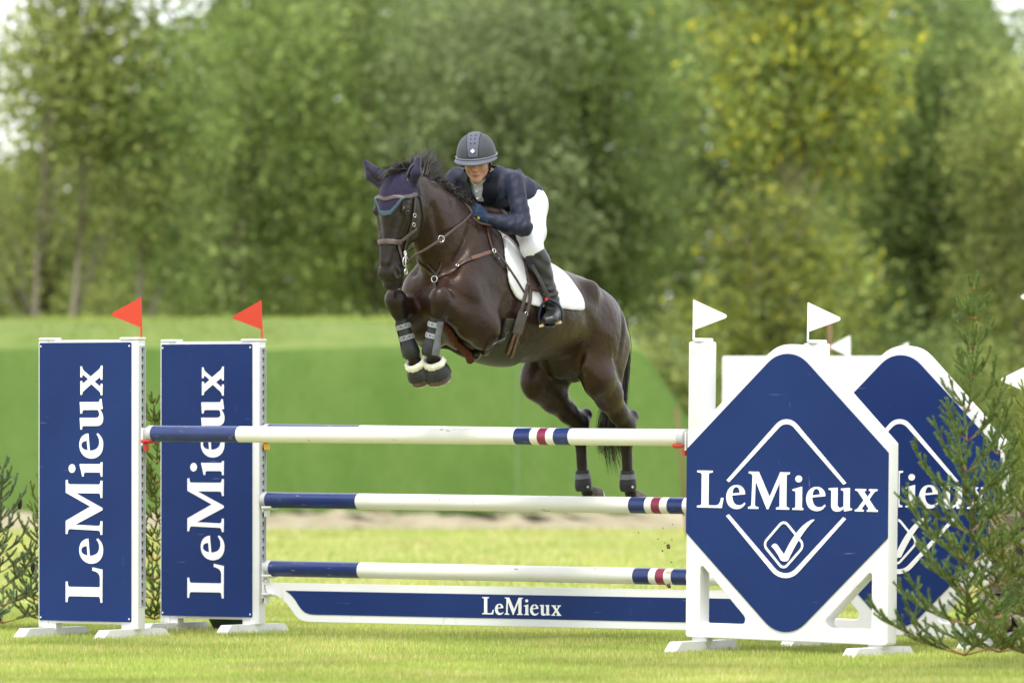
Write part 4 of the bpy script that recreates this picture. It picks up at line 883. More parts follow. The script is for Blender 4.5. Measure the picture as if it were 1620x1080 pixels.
for s, q in FORE.items():
    k, f, p, t_ = [np.array(q[c]) for c in 'kfpt']; ax = nrm(t_-p)
    hoof(p+ax*.012, p+ax*.102, .054, .074, horse)
    # bell boot with a fleece roll
    bb = band('bell_boot', p, ax, [(-.020, .044), (.0, .064), (.035, .080), (.066, .086), (.066, .081), (.03, .075), (0, .058), (-.02, .040)], 'boot_black', horse, (1, 0, 0), 1.0, 30)
    band('fleece_roll', p, ax, [(-.034, .044), (-.040, .054), (-.032, .063), (-.016, .068), (.0, .064), (.004, .054), (-.01, .044)], 'fleece_white', bb, (1, 0, 0), 1.0, 40, .045)
    if s < 0: band('closure', p, ax, [(.018, .078), (.018, .082), (.05, .0865), (.05, .083)], 'strap_light', bb, (0, 1, 0), 1.0, 6, arc=(-.3, .25))
    # tendon boot: sleeve round the cannon, cup over the fetlock, two printed straps
    cx_ = nrm(f-k); L = np.linalg.norm(f-k); fr = (1, 0, 0)
    tb = band('tendon_boot', k, cx_, [(L*.34, .034), (L*.36, .0435), (L*.55, .0405), (L*.78, .0425), (L*.93, .0520), (L*1.04, .0545), (L*1.13, .048), (L*1.15, .041), (L*.9, .036)], 'boot_black', horse, fr, .95, 30)
    for d in (.49, .72):
        rr = .0412 if d < .6 else .0418
        sb = band('strap', k, cx_, [(L*d-.013, rr), (L*d-.013, rr+.0035), (L*d+.013, rr+.0035), (L*d+.013, rr)], 'boot_grey', tb, fr, .96, 30)
        for e in (-.0115, .0115): band('strap_edge', k, cx_, [(L*d+e-.0016, rr+.002), (L*d+e-.0016, rr+.0052), (L*d+e+.0016, rr+.0052), (L*d+e+.0016, rr+.002)], 'strap_light', tb, fr, .96, 30)
        for j in range(8):
            th = j*math.pi/4+.2; sx = nrm(np.array(fr)-cx_*cx_[0]); sy = np.cross(cx_, sx); pts = []
            for i in range(7):
                b = th+(i-3)*.075; pts.append(k+cx_*(L*d+.005-.009*math.sin(i/6*math.pi))+(sx*math.cos(b)+sy*math.sin(b)*.96)*(rr+.0045))
            mm = MB(); mm.tube(pts, .0018, 5); mm.build('print_mark', 'strap_light', tb)
    lat = nrm(np.cross(cx_, np.array([0, 0, 1.]))) if 0 else np.array([0, s*1., 0])
    sh = MB(); pp = k+cx_*L*.98+np.array([-.004, s*.045, 0])
    band('strike_shell', k, cx_, [(L*.40, .0418), (L*.40, .0465), (L*.75, .0475), (L*.90, .0555), (L*1.06, .0580), (L*1.10, .054), (L*.9, .050)], 'boot_grey', tb, (0, s, 0), 1.0, 10, arc=(-.75, .75) if s > 0 else (-.75, .75))
for s, q in HIND.items():
    hk, f, p, t_ = [np.array(q[c]) for c in 'hfpt']; ax = nrm(t_-p)
    hoof(p+ax*.005, p+ax*.088, .046, .060, horse)
    cd = nrm(f-hk); L = np.linalg.norm(f-hk)
    fb = band('fetlock_boot', f, cd, [(-.075, .038), (-.073, .0445), (-.03, .050), (.0, .056), (.03, .0555), (.052, .049), (.055, .040), (0, .044)], 'boot_black', horse, (1, 0, 0), .92, 30)
    band('strap', f, cd, [(-.052, .0465), (-.052, .050), (-.022, .0545), (-.022, .051)], 'boot_grey', fb, (1, 0, 0), .92, 30)
    mk = MB(); c0 = f+np.array([.015, s*.047 if s > 0 else .046, -.01+.02]); c0 = f+np.array([.02, .048, -.028])
    mk.tube([c0, c0+np.array([.006, .006, .0])], [.008, .006], 8); mk.build('badge', 'strap_light', fb)

# ear bonnet: knitted hood over forehead and ears with a light blue trim
class Sub:  # finer copy of part of a field
    pass
def refine(F_, lo, hi, h):
    G = Field(lo, hi, h); X, Y, Z = np.meshgrid(*G.ax, indexing='ij'); G.D = F_.sample(np.stack([X.ravel(), Y.ravel(), Z.ravel()], 1)).reshape(X.shape).astype(np.float32); G.X, G.Y, G.Z = X, Y, Z; return G
G = refine(H, (1.90, -.24, 2.48), (2.42, .20, 2.925), .0042)
P_ = np.stack([G.X-HT[0], G.Y-HT[1]], -1); Fh = P_[..., 0]*HM[0,0]+P_[..., 1]*HM[1,0]; Lh = P_[..., 0]*HM[0,1]+P_[..., 1]*HM[1,1]
al = np.abs(Lh); zb = np.interp(al, [0, .038, .072, .100, .122, .2], [2.540, 2.546, 2.592, 2.632, 2.650, 2.652]); zb = np.where(Fh < .0, np.maximum(zb, 2.652+.5*(-Fh)*0), zb)
mask = (zb-G.Z).astype(np.float32)*.7
back = (-.085-Fh).astype(np.float32)                                    # ends behind the ears
body_m = np.maximum(mask, np.where(G.Z > 2.80, -1, back))
shell = np.maximum(G.D-.0085, -(G.D+.004))
D1 = np.maximum(shell, body_m); earz = (Fh*0+2.763+.0-G.Z)               # ears in a smoother cloth
eard = np.minimum.reduce([prim[2](G.X, G.Y, G.Z) for s in (1, -1) for prim in (cone(EARS[s][0], EARS[s][1], .045, .05), cone(EARS[s][1], EARS[s][2], .05, .02))])
Vb, Fb = surface_nets(np.maximum(D1, -(eard-.0)).astype(np.float32), G.lo, G.h); bon = sdf_obj('ear_bonnet', Vb, Fb, 'bonnet_navy', horse, None, 1)
for s in (1, -1):
    ed = np.minimum(cone(EARS[s][0], EARS[s][1], .047, .052)[2](G.X, G.Y, G.Z), cone(EARS[s][1], EARS[s][2], .052, .022)[2](G.X, G.Y, G.Z))
    b_, m_, t_ = EARS[s]; fx = HM@np.array([1., 0, 0])
    cav = ecap(b_+fx*.034+(m_-b_)*.25, m_+fx*.030+(t_-m_)*.35, (.013, .012), (.008, .009), HM@np.array([0, 1., 0]))[2](G.X, G.Y, G.Z)
    D2 = np.maximum(np.maximum(G.D-.006, ed), -cav)
    Ve, Fe = surface_nets(np.maximum(D2, body_m).astype(np.float32), G.lo, G.h); sdf_obj('ear_cover', Ve, Fe, 'bonnet_ear', bon, None, 2)
tm = np.maximum(np.maximum(G.D-.0125, -(G.D+.002)), np.abs(mask-(-.010))-.0105); tm = np.maximum(tm, (-.015-Fh)); tm = np.maximum(tm, -(eard-.004))
Vt, Ft = surface_nets(tm.astype(np.float32), G.lo, G.h); sdf_obj('bonnet_trim', Vt, Ft, 'bonnet_trim', bon, None, 1)

# bridle
bridle = thing('bridle', 'brown leather bridle with steel bit rings on the horse head', 'bridle', HO, HANG)
def hs_(f, l, z): return hd(f, l, z)
strap('browband', [hs_(-.03,.115,2.668), hs_(.06,.11,2.650), hs_(.10,.06,2.652), hs_(.125,0,2.640), hs_(.10,-.06,2.652), hs_(.06,-.11,2.650), hs_(-.03,-.115,2.668)], .022, 'leather_mauve', bridle, .011, th=.007)
for s in (1, -1):
    strap('cheekpiece', [hs_(-.03,s*.11,2.70), hs_(-.01,s*.115,2.62), hs_(.0,s*.11,2.52), hs_(.015,s*.09,2.42), hs_(.022,s*.075,2.34), hs_(.030,s*.07,2.28)], .016, 'leather_dark', bridle, .006)
    strap('throatlash', [hs_(-.05,s*.11,2.70), hs_(-.09,s*.10,2.60), hs_(-.135,s*.075,2.50), hs_(-.15,s*.02,2.44)], .012, 'leather_dark', bridle, .006)
    for zz in (2.545, 2.49):
        c = H.project([hs_(-.004, s*.11, zz)], .012)[0]; ringmesh('buckle', c, H.grad([c])[0], .011, .0025, 'steel', bridle)
    strap('noseband_cheek', [hs_(.07,s*.07,2.385), hs_(.035,s*.09,2.41), hs_(-.0,s*.1,2.44), hs_(-.04,s*.1,2.47)], .020, 'leather_mauve', bridle, .007, th=.006)
    strap('drop_strap', [hs_(.075,s*.07,2.375), hs_(.06,s*.07,2.33), hs_(.03,s*.07,2.27), hs_(-.01,s*.06,2.235), hs_(-.03,0,2.225)], .014, 'leather_mauve', bridle, .007)
    c = H.project([hs_(.024, s*.072, 2.275)], .016)[0]; N_ = H.grad([c])[0]
    br = ringmesh('bit_ring', c, N_, .030, .0045, 'steel', bridle)
    ringmesh('bit_ring', c+np.array([0, 0, .048]), N_, .014, .004, 'steel', bridle); ringmesh('bit_ring', c+np.array([-.005, 0, -.060]), N_, .017, .004, 'steel', bridle)
    b = MB(); b.tube([c+np.array([0,0,.06]), c+np.array([-.004,0,-.075])], .006, 8); b.build('bit_shank', 'steel', bridle, True)
strap('noseband', [hs_(.06,.08,2.385), hs_(.105,.055,2.388), hs_(.125,0,2.392), hs_(.105,-.055,2.388), hs_(.06,-.08,2.385)], .030, 'leather_mauve', bridle, .008, th=.010)
BIT = H.project([hs_(.020, .080, 2.255)], .02)[0]

# breastplate
bp = thing('breastplate', 'brown leather breastplate with fleece chest strap on the horse', 'breastplate', HO, HANG)
RC = hit(689, 441)
strap('chest_strap', hits([(690, 440), (704, 434), (722, 424), (742, 411), (760, 404), (778, 398)]), .019, 'leather_brown', bp, .006)
strap('chest_strap', [RC]+hits([(680, 432), (668, 421), (660, 410)])+[hplane(652, 396, -.16)], .019, 'leather_brown', bp, .006)
strap('strap_sleeve', hits([(745, 409.5), (760, 404), (774, 399)]), .022, 'leather_tan', bp, .009)
strap('neck_tie', hits([(779, 396), (775, 384), (772, 371), (771, 362)]), .016, 'leather_brown', bp, .006)
strap('girth_tie', hits([(781, 400), (793, 415), (806, 433), (818, 452), (824, 462)]), .016, 'leather_dark', bp, .022)
for px, py, r in ((689, 442, .019), (779, 398, .014), (725, 422, .010), (788, 409, .010)):
    c = hit(px, py); N_ = H.grad([c])[0]; ringmesh('ring', c+N_*.014, N_, r, .004, 'steel', bp)
for pl in ([(690, 436), (684, 427), (677, 417)], [(690, 436), (695, 425), (698, 414)]): strap('fork_strap', hits(pl), .013, 'leather_dark', bp, .010)
strap('centre_strap', hits([(689, 445), (689, 452), (690, 460)]), .022, 'leather_dark', bp, .006)
fp_ = [hplane(689, 457, 0), hplane(694, 480, 0), hplane(703, 505, 0), hplane(718, 535, 0), hplane(733, 556, 0), hplane(744, 570, 0)]
fp_ = [H.project([np.array(p)+np.array([0, .03, 0])], .018)[0] if (k < 2 or H.sample([p])[0] < .018) else p for k, p in enumerate(fp_)]
s = MB(); P = catmull(fp_, 10); r_ = np.random.default_rng(2); s.tube(P, [.021+.003*r_.normal() for _ in P], 14); s.build('fleece_sleeve', 'fleece_brown', bp, True)

# saddle pad
pad_px = [(793, 373), (797, 395), (800, 420), (804, 448), (815, 471), (835, 481), (853, 485.5), (880, 488.5), (904, 491.5), (912, 488), (915, 480), (913, 468), (907, 452), (894, 436), (872, 420), (846, 400)]
pp = [hit(*p) for p in pad_px]; poly = [(p[0], p[2]) for p in pp]
poly = [(poly[0][0]+.02, 2.62)]+poly+[(poly[-1][0], 2.62)]
poly = [poly[0]]+[tuple(q) for q in catmull(poly[1:-1], 3)]+[poly[-1]]
sl_, x_, y_, z_ = H.sub((.45, -.40, 1.85), (1.62, .40, 2.66))
Dp = H.D[sl_]; PX, PZ = np.meshgrid(H.ax[0][sl_[0]], H.ax[2][sl_[2]], indexing='ij'); ps = poly_sdf(PX, PZ, poly)[:, None, :]
padD = np.maximum(np.maximum(Dp-.020, -(Dp-.001)), ps*np.ones_like(Dp)); Vp, Fp = surface_nets(padD.astype(np.float32), H.lo+np.array([q.start for q in sl_])*H.h, H.h)
pad = tag(sdf_obj('saddle_pad', Vp, Fp, 'pad_white', None, None, 3), 'plain white saddle pad lying on the horse back under the saddle', 'saddle pad'); pad.location = HO; pad.rotation_euler = (0, 0, HANG)

# saddle with flaps, girth, belly guard, stirrups
saddle = thing('saddle', 'dark brown jumping saddle with girth and stirrups on the white pad', 'saddle', HO, HANG)
fl_px = [(806, 366), (813, 385), (821, 410), (826, 432), (829, 452), (838, 461), (852, 463), (856, 452), (856, 430), (850, 405), (842, 385)]
poly2 = [(p[0], p[2]) for p in [hit(*q) for q in fl_px]]
ps2 = poly_sdf(PX, PZ, poly2+[(poly2[-1][0]-.02, 2.60), (poly2[0][0]-.02, 2.60)])[:, None, :]
flD = np.maximum(np.maximum(Dp-.036, -(Dp-.021)), ps2*np.ones_like(Dp)); flD = np.maximum(flD, (.085-np.abs(y_))*np.ones_like(Dp))
for s in (1, -1):
    d = np.maximum(flD, (-s*y_+.0)*np.ones_like(Dp)); v, f = surface_nets(d.astype(np.float32), H.lo+np.array([q.start for q in sl_])*H.h, H.h); sdf_obj('flap', v, f, 'leather_brown', saddle, None, 2)
S = Field((.68, -.26, 2.25), (1.42, .26, 2.72), .008)
S.add(ecap((1.26, 0, 2.575), (1.02, 0, 2.455), (.055, .115), (.05, .14), (0, 0, 1)), 0); S.add(ecap((1.02, 0, 2.455), (.92, 0, 2.43), (.05, .13), (.05, .13), (0, 0, 1)), .04); S.add(ell((.90, 0, 2.44), (.05, .13, .045)), .04)
v, f = S.mesh(); sdf_obj('seat', v, f, 'leather_brown', saddle, None, 1)
for dx in (0, 10):
    pts = hits([(829+dx*.5, 452), (822+dx, 480), (813+dx, 505), (806+dx, 530), (800+dx*.6, 552)]); strap('girth_strap', pts[:3], .026, 'leather_brown', saddle, .030, th=.006)
strap('girth_strap', hits([(812, 513), (805, 533), (799, 553)]), .024, 'leather_tan', saddle, .036, th=.005); strap('girth_strap', hits([(820, 508), (811, 535), (805, 558)]), .020, 'leather_tan', saddle, .036, th=.005)
strap('buckle_guard', hits([(820, 494), (815, 508), (810, 524)]), .082, 'leather_grey', saddle, .040, th=.007)
for px in (817, 825): c = hit(px, 496); N_ = H.grad([c])[0]; ringmesh('buckle', c+N_*.038, N_, .013, .003, 'steel', saddle)
gpoly = [(1.455, 1.95), (1.475, 1.85), (1.49, 1.74), (1.49, 1.55), (1.12, 1.55), (1.11, 1.68), (1.17, 1.74), (1.27, 1.80), (1.36, 1.88), (1.385, 1.95)]
sl2, x2, y2, z2 = H.sub((.9, -.40, 1.55), (1.75, .40, 2.1)); Dg = H.D[sl2]; GX, GZ = np.meshgrid(H.ax[0][sl2[0]], H.ax[2][sl2[2]], indexing='ij')
gD = np.maximum(np.maximum(Dg-.028, -(Dg-.004)), poly_sdf(GX, GZ, gpoly)[:, None, :]*np.ones_like(Dg))
v, f = surface_nets(gD.astype(np.float32), H.lo+np.array([q.start for q in sl2])*H.h, H.h); bgd = sdf_obj('belly_guard', v, f, 'guard_leather', saddle, None, 3)
strap('guard_edge', [hplane(741, 569, .05)]+hits([(755, 560), (770, 550), (785, 536), (797, 521)]), .018, 'leather_dark', saddle, .034, th=.008)

# reins
reins = thing('reins', 'brown leather reins running from the bit to the gloved hand', 'reins', HO, HANG)
HAND = np.array(hplane(742, 340, .085))
P = [BIT]+[hplane(x, y, l) for x, y, l in ((655, 405, .115), (672, 395, .15), (698, 378, .165), (720, 361, .14))]+[HAND]
free_strap('rein', P, .014, 'leather_brown', reins, (.4, .9, .15))
P = [HAND+np.array([0, -.01, 0]), hplane(734, 326, .04), hplane(727, 310, .0), hplane(716, 299, -.05), hplane(700, 320, -.16), hplane(668, 380, -.2), hd(.02, -.09, 2.26)]
free_strap('rein', P, .014, 'leather_brown', reins, (.3, .8, .5))
strap('rein', hits([(742, 347), (752, 355), (765, 361), (780, 367), (797, 377), (810, 389), (819, 399)]), .014, 'leather_brown', reins, .030)
c = hplane(698, 378, .17); ringmesh('rein_ring', c, (.5, .85, 0), .019, .0032, 'steel', reins)
c = hit(819, 399); ringmesh('buckle', c+H.grad([c])[0]*.03, H.grad([c])[0], .018, .004, 'steel', reins)
lp = [hplane(722, 369, .155), hplane(730, 371, .165), hplane(735, 380, .18), hplane(731, 392, .19)]
s = MB(); s.tube(catmull(lp, 8), .0018, 5); s.build('cord_loop', 'leather_dark', reins)
# ------------------------------------------------------------------ young spruces, stone wall, tub, far things
mat('needle', (.05, .09, .03), .55, .35, (.8, 1.25), 3, 3, attr='tint', trans=.15)
mat('spruce_bark', (.30, .175, .10), .85, .2, (.40, .26, .16), 30, 4, bump=.4, bscale=90)
mat('twig_bark', (.24, .13, .055), .8, .2, (.32, .19, .08), 30, 4)
mat('cone_brown', (.028, .018, .016), .7, .3, (.05, .03, .025), 60, 3, bump=.6, bscale=120, bdist=.004)
def needles(name, segs, pal, seed, per_m, ln, parent, wd=.0036):
    r_ = np.random.default_rng(seed); A = np.array([s_[0] for s_ in segs]); Bv = np.array([s_[1] for s_ in segs]); L = np.linalg.norm(Bv-A, axis=1); cnt = np.maximum(1, (L*per_m).astype(int)); idx = np.repeat(np.arange(len(segs)), cnt); n = len(idx)
    t_ = r_.random(n)[:, None]; P = A[idx]*(1-t_)+Bv[idx]*t_; D = ((Bv-A)/np.maximum(L, 1e-6)[:, None])[idx]; q = r_.normal(size=(n, 3)); q -= D*(q*D).sum(1)[:, None]; q /= np.linalg.norm(q, axis=1, keepdims=True); q[:, 2] += .25
    dr = D*.95+q*.75; dr /= np.linalg.norm(dr, axis=1, keepdims=True); l_ = (ln*(.7+.5*r_.random(n)))[:, None]; sd = np.cross(dr, r_.normal(size=(n, 3))); sd /= np.linalg.norm(sd, axis=1, keepdims=True)
    V = np.stack([P-sd*wd/2, P+sd*wd/2, P+dr*l_], 1).astype(np.float32); me = mesh_data(name, V.reshape(-1, 3), np.arange(3*n).reshape(-1, 3))
    C = np.array(pal)[r_.integers(0, len(pal), n)]*(.8+.4*r_.random(n))[:, None]; ca = me.color_attributes.new('tint', 'FLOAT_COLOR', 'POINT'); c4 = np.ones((n*3, 4), np.float32); c4[:, :3] = np.repeat(c4[:1, :3]*0, 1, 0) if 0 else np.repeat(C, 3, 0); ca.data.foreach_set('color', c4.ravel())
    return link(name, me, 'needle', parent)
def spruce(label, px, depth, height, blen, pal, seed, trunk_r=.026, nwh=11, group='young spruces dressing the jump', base_z=0.0, lean=0.0, cones=0, per_m=2000, top_up=True, nbr=5):
    r_ = np.random.default_rng(seed); X = (px-810)/FPX*depth; t = thing('spruce_tree', label, 'spruce', (X, depth, 0), 0, group)
    TP = lambda z: np.array([lean*(z/height)**1.2+.012*math.sin(z*5+seed), .01*math.sin(z*4+seed*2), z])
    m = MB(); zs = np.linspace(-.05, height*.97, 12); m.tube([TP(z) for z in zs], [trunk_r*(1-.82*z/height) for z in zs], 9); m.build('trunk', 'spruce_bark', t, True)
    segs = []
    def twig(a, d, L, up, rad, lvl, tgt):
        P = [np.array(a)]; d = nrm(d); k = 6
        for i in range(k):
            d = nrm(d+np.array([0, 0, up*(i/k)])+r_.normal(size=3)*.05); P.append(P[-1]+d*L/k)
        tgt.tube(P, [rad*(1-.7*i/k) for i in range(k+1)], 5)
        for i in range(k):
            if lvl > 0 or i > 0: segs.append((P[i], P[i+1]))
        if lvl < 2:
            ns = max(2, int(L/.064)); 
            for j in range(ns):
                f = (.20 if lvl == 0 else .15)+(.76 if lvl == 0 else .80)*j/ns; i = min(int(f*k), k-1); b = P[i]+(P[i+1]-P[i])*(f*k-i); ax = nrm(P[i+1]-P[i]); sd = nrm(np.cross(ax, [0, 0, 1.]))*(1 if (j+lvl) % 2 else -1)
                dd = ax*.95+sd*.75+np.array([0, 0, r_.uniform(-.05, .45)])
                l2 = L*(.42 if lvl == 0 else .34)*(1-f*.62)*r_.uniform(.7, 1.2)
                if l2 > .03: twig(b, dd, l2, .12, rad*.5, lvl+1, tgt)
    for w_ in range(nwh):
        z = .045*height+(height*.935)*w_/(nwh-1); fr = 1-w_/(nwh-1); nb = nbr if w_ < nwh-1 else 4
        for j in range(nb):
            th = j*2*math.pi/nb+w_*1.1+r_.normal()*.25; L = (blen*(fr**.8)+.10)*r_.uniform(.75, 1.15); el = .16+.90*(1-fr) if top_up else -.2
            bm_ = MB(); twig(TP(z), (math.cos(th), math.sin(th), el+.1), L, (.60 if fr < .6 else .36)*r_.uniform(.5, 1.3), .0042*(.5+fr*.7), 0, bm_); bm_.build('branch', 'twig_bark', t, True)
    segs.append((TP(height*.8), TP(height*.97))); nd = needles('needle_cover', segs, pal, seed, per_m, .0185, t); nd['kind'] = 'stuff'
    for c in range(cones):
        s_ = segs[int(r_.integers(0, len(segs)))]; p = s_[0]; q = MB(); q.tube([p, p+np.array([0, 0, -.02]), p+np.array([0, 0, -.055]), p+np.array([0, 0, -.08])], [.006, .016, .015, .004], 9); q.build('cone', 'cone_brown', t, True)
    return t
SP1 = [(0.109,0.189,0.051), (0.143,0.224,0.060), (0.178,0.246,0.069), (0.098,0.160,0.060)]; SPY = [(0.286,0.332,0.063), (0.355,0.366,0.069), (0.217,0.286,0.063)]; SPB = [(0.114,0.178,0.100), (0.149,0.211,0.126), (0.183,0.240,0.143)]
spruce('tall young spruce standing before the diamond wings at right', 1528, 37.7, 2.09, .52, SP1+SPY[2:], 5, .038, 13, lean=.035, nbr=5)
spruce('yellowish spruce at the right edge beside the stone wall', 1640, 37.9, 1.74, .46, SPY+SP1[:1], 6, .024, 10)
spruce('thin spruce just behind the tall young spruce, close to the wall', 1578, 38.9, 1.55, .34, SP1+SPY[:1], 7, .020, 9)
spruce('blue green spruce with brown cones at the left edge', 2, 45.0, 1.04, .40, SPB+SP1[:1], 8, .022, 10, cones=9, nbr=4)
spruce('short yellow tipped spruce behind the far left panel wing', 74, 45.4, 1.00, .34, SP1+SPY, 9, .020, 9, nbr=4)
spruce('green spruce growing in the gap between the two panel wings', 247, 45.2, 1.46, .34, SP1+SPY[:2], 10, .022, 12, nbr=6)
# dry stone wall at the right edge
mat('stone', (.20, .165, .13), .9, .2, (.30, .26, .21), 6, 6, bump=.9, bscale=22, bdist=.03, scratch=[((.12,.11,.07), 9, (1,1,1), .55, .75)])
mat('stone_pale', (.30, .27, .23), .9, .2, (.40, .37, .32), 6, 6, bump=.9, bscale=22, bdist=.03)
mat('wall_core', (.05, .042, .035), .95, .1)
wall = thing('stone_wall', 'rough dry stone wall end at the right edge behind the spruces', 'wall', (3.10, 40.6, 0))
def stone_mesh(seed):
    r_ = np.random.default_rng(seed); bm = bmesh.new(); bmesh.ops.create_cube(bm, size=1); bmesh.ops.subdivide_edges(bm, edges=bm.edges[:], cuts=1, use_grid_fill=True)
    for v in bm.verts:
        q = np.array(v.co); l_ = np.abs(q).sum(); q = q*(1-.20*(l_ > 1.2)-.08*(l_ > .9))+r_.normal(size=3)*.055; v.co = Vector(q)
    me = bpy.data.meshes.new('stone'); bm.to_mesh(me); bm.free(); me.materials.append(MATS['stone' if seed % 4 else 'stone_pale']); return me
SM = [stone_mesh(k) for k in range(8)]; z = -.02; r_ = np.random.default_rng(12); row = 0
while z < .82:
    hh = float(r_.uniform(.13, .22)); x = -.36+.04*r_.normal(); row += 1
    while x < .55:
        w_ = float(r_.uniform(.17, .32)); d = r_.uniform(.26, .34); o = link('stone', SM[int(r_.integers(0, 8))], None, wall, (x+w_/2, .025*r_.normal(), z+hh/2+.012*r_.normal()), (.08*r_.normal(), .09*r_.normal(), .14*r_.normal()))
        o.scale = (w_*1.04, d*1.1, hh*1.08); x += w_+.004
    z += hh
s = MB(); s.box(-.24, .52, -.09, .11, 0, .76); s.build('core', 'wall_core', wall)
# dark tub behind the second wing
mat('tub_green', (.012, .030, .018), .5, .4, (.02, .042, .026), 12, 4)
t = thing('plant_tub', 'dark green round tub on the grass behind the second panel wing', 'tub', ((362-810)/FPX*44.6, 44.6, 0))
band('tub_body', (0, 0, 0), (0, 0, 1), [(.015, .07), (.02, .095), (.10, .135), (.21, .165), (.225, .178), (.225, .16), (.1, .12), (.03, .08)], 'tub_green', t, (1, 0, 0), 1.0, 30)
s = MB(); s.tube([(0, 0, .0), (0, 0, .03)], .09, 20); s.build('tub_base', 'tub_green', t, True)
s = MB(); s.tube([(0, 0, .19), (0, 0, .195)], .155, 20); s.build('soil', 'wall_core', t)
# second jump far behind on the right
mat('banner_white', (.78, .78, .80), .6, .3, (.72, .73, .76), 3, 4); mat('logo_blue', (.03, .12, .48), .5, .3); mat('stake_wood', (.22, .13, .07), .8, .2, (.16, .10, .055), 12, 4, nstretch=(1,1,.2))
Yb = 56.0; t = thing('advert_board', 'white board with a blue mark behind the diamond wings', 'board', ((1143-810)/FPX*Yb, Yb, 0))
s = MB(); s.box(0, 1.36, -.03, .03, .25, 1.835, .012); s.build('board', 'banner_white', t)
for x in (.12, 1.2): s = MB(); s.box(x-.04, x+.04, -.025, .025, 0, .249); s.build('leg', 'banner_white', t)
lg = bez([(.09, 1.44), (.155, 1.61), (.175, 1.66), (.19, 1.66), (.20, 1.60), ((.17, 1.55), (.15, 1.50), (.13, 1.44))]); extrude2d('logo_mark', [lg], -.034, -.0305, 'logo_blue', t)
extrude2d('logo_mark', [[(1.02, 1.55), (1.035, 1.55), (1.045, 1.60), (1.025, 1.60)]], -.034, -.0305, 'logo_blue', t)
def far_flag(px, depth, ztop, w_, h, label, dirn=-1):
    X = (px-810)/FPX*depth; flag(Vector((X, depth, 0)), ztop-h, w_, h, 'white_flag', dirn, label, 'white pennants in the distance')
far_flag(1344, 58, 2.02, .17, .17, 'small white pennant pointing left above the white board')
far_flag(1436, 58, 1.965, .17, .17, 'tip of a small white pennant just above the rear diamond wing')
far_flag(1632, 44.5, 1.70, .21, .19, 'white pennant cut by the right edge beside the spruce')
far_flag(1640, 50, 2.27, .13, .11, 'tiny white pennant tip at the right edge above the spruce')
for px, py, yy, le, lb in ((1313, 500, 66, .02, 'thin brown stake between the two near white flags'), (1070, 645, 78, -.14, 'short brown stake at the end of the bank')):
    X = (px-810)/FPX*yy; zt = 1.4+(650-py)/FPX*yy; t = thing('wooden_stake', lb, 'stake', (X, yy, 0), group='brown stakes in the grass'); s = MB(); s.tube([(-le, 0, -.05), (-le*.4, 0, zt*.6), (0, 0, zt)], [.022, .020, .018], 8); s.build('stake', 'stake_wood', t, True); s = MB(); s.tube([(0, 0, zt), (0, 0, zt+.02)], [.018, .008], 8); s.build('stake_tip', 'stake_wood', t, True)
# ------------------------------------------------------------------ the rider
mat('skin', (.42, .215, .155), .5, .35, (.46, .245, .175), 20, 4, subsurf=.12)
mat('lip', (.36, .12, .10), .45, .4); mat('brow', (.14, .085, .05), .8, .2); mat('eye_white', (.55, .53, .5), .2, .5); mat('iris', (.03, .03, .03), .1, .6)
mat('jacket_navy', (.0085, .0115, .030), .6, .3, (.0115, .015, .036), 18, 4, bump=.12, bscale=420, bdist=.001, sheen=.04)
mat('lapel_navy', (.0035, .0042, .010), .5, .25, (.005, .006, .013), 18, 4)
mat('shirt', (.42, .43, .46), .8, .2, (.48, .49, .52), 60, 3)
mat('breeches_white', (.66, .66, .68), .75, .25, (.63, .63, .66), 10, 4, bump=.1, bscale=300, bdist=.001)
mat('boot_leather', (.013, .014, .016), .34, .45, (.022, .023, .025), 12, 4, bump=.15, bscale=60, bdist=.004)
mat('glove_navy', (.008, .022, .052), .7, .25, (.012, .030, .068), 40, 4, bump=.2, bscale=200, bdist=.002)
mat('glove_line', (.035, .07, .12), .7, .2); mat('badge_yellow', (.40, .42, .06), .5, .3)
mat('helmet_navy', (.040, .043, .053), .55, .35, (.048, .051, .062), 30, 3)
mat('helmet_panel', (.080, .087, .118), .7, .25, (.098, .106, .14), 160, 3, bump=.25, bscale=400, bdist=.001)
mat('helmet_trim', (.12, .13, .165), .45, .4); mat('helmet_peak', (.085, .092, .118), .55, .35)
mat('iron_navy', (.012, .017, .042), .3, .5, metallic=.3); mat('tread', (.55, .42, .22), .7, .2, (.42, .32, .18), 40, 3); mat('red_dot', (.5, .02, .03), .4, .4)
person = thing('person', 'rider in navy jacket, white breeches, grey helmet, crouched over the horse neck', 'person', HO, HANG)
RL = .02
YAW, PIT, ROL = R(27), R(14), R(3)
def rotm(y, p, r):
    cy, sy = math.cos(y), math.sin(y); Z = np.array([[cy, -sy, 0], [sy, cy, 0], [0, 0, 1]]); cp, sp = math.cos(p), math.sin(p); Yp = np.array([[cp, 0, sp], [0, 1, 0], [-sp, 0, cp]])
    cr, sr = math.cos(r), math.sin(r); X = np.array([[1, 0, 0], [0, cr, -sr], [0, sr, cr]]); return Z@Yp@X
KM = rotm(YAW, PIT, ROL); KT = np.array(hplane(754, 254, .02))-KM@np.array([.0, 0, 0])
kd = lambda f, l, u: KM@np.array([f, l, u])+KT
kw = lambda prim: warp(prim, KM, KT)
def wav(amp, freq, seed, n=5):
    r_ = np.random.default_rng(seed); K = r_.normal(size=(n, 3))*freq; ph = r_.uniform(0, 6.28, n)
    return lambda x, y, z: amp*sum(np.sin(K[i][0]*x+K[i][1]*y+K[i][2]*z+ph[i]) for i in range(n))/n
CH, WA, HP = np.array([1.25, 0, 2.735]), np.array([1.07, 0, 2.722]), np.array([.965, 0, 2.645])
SH = {1: np.array([1.275, .188, 2.765]), -1: np.array([1.335, -.195, 2.795])}
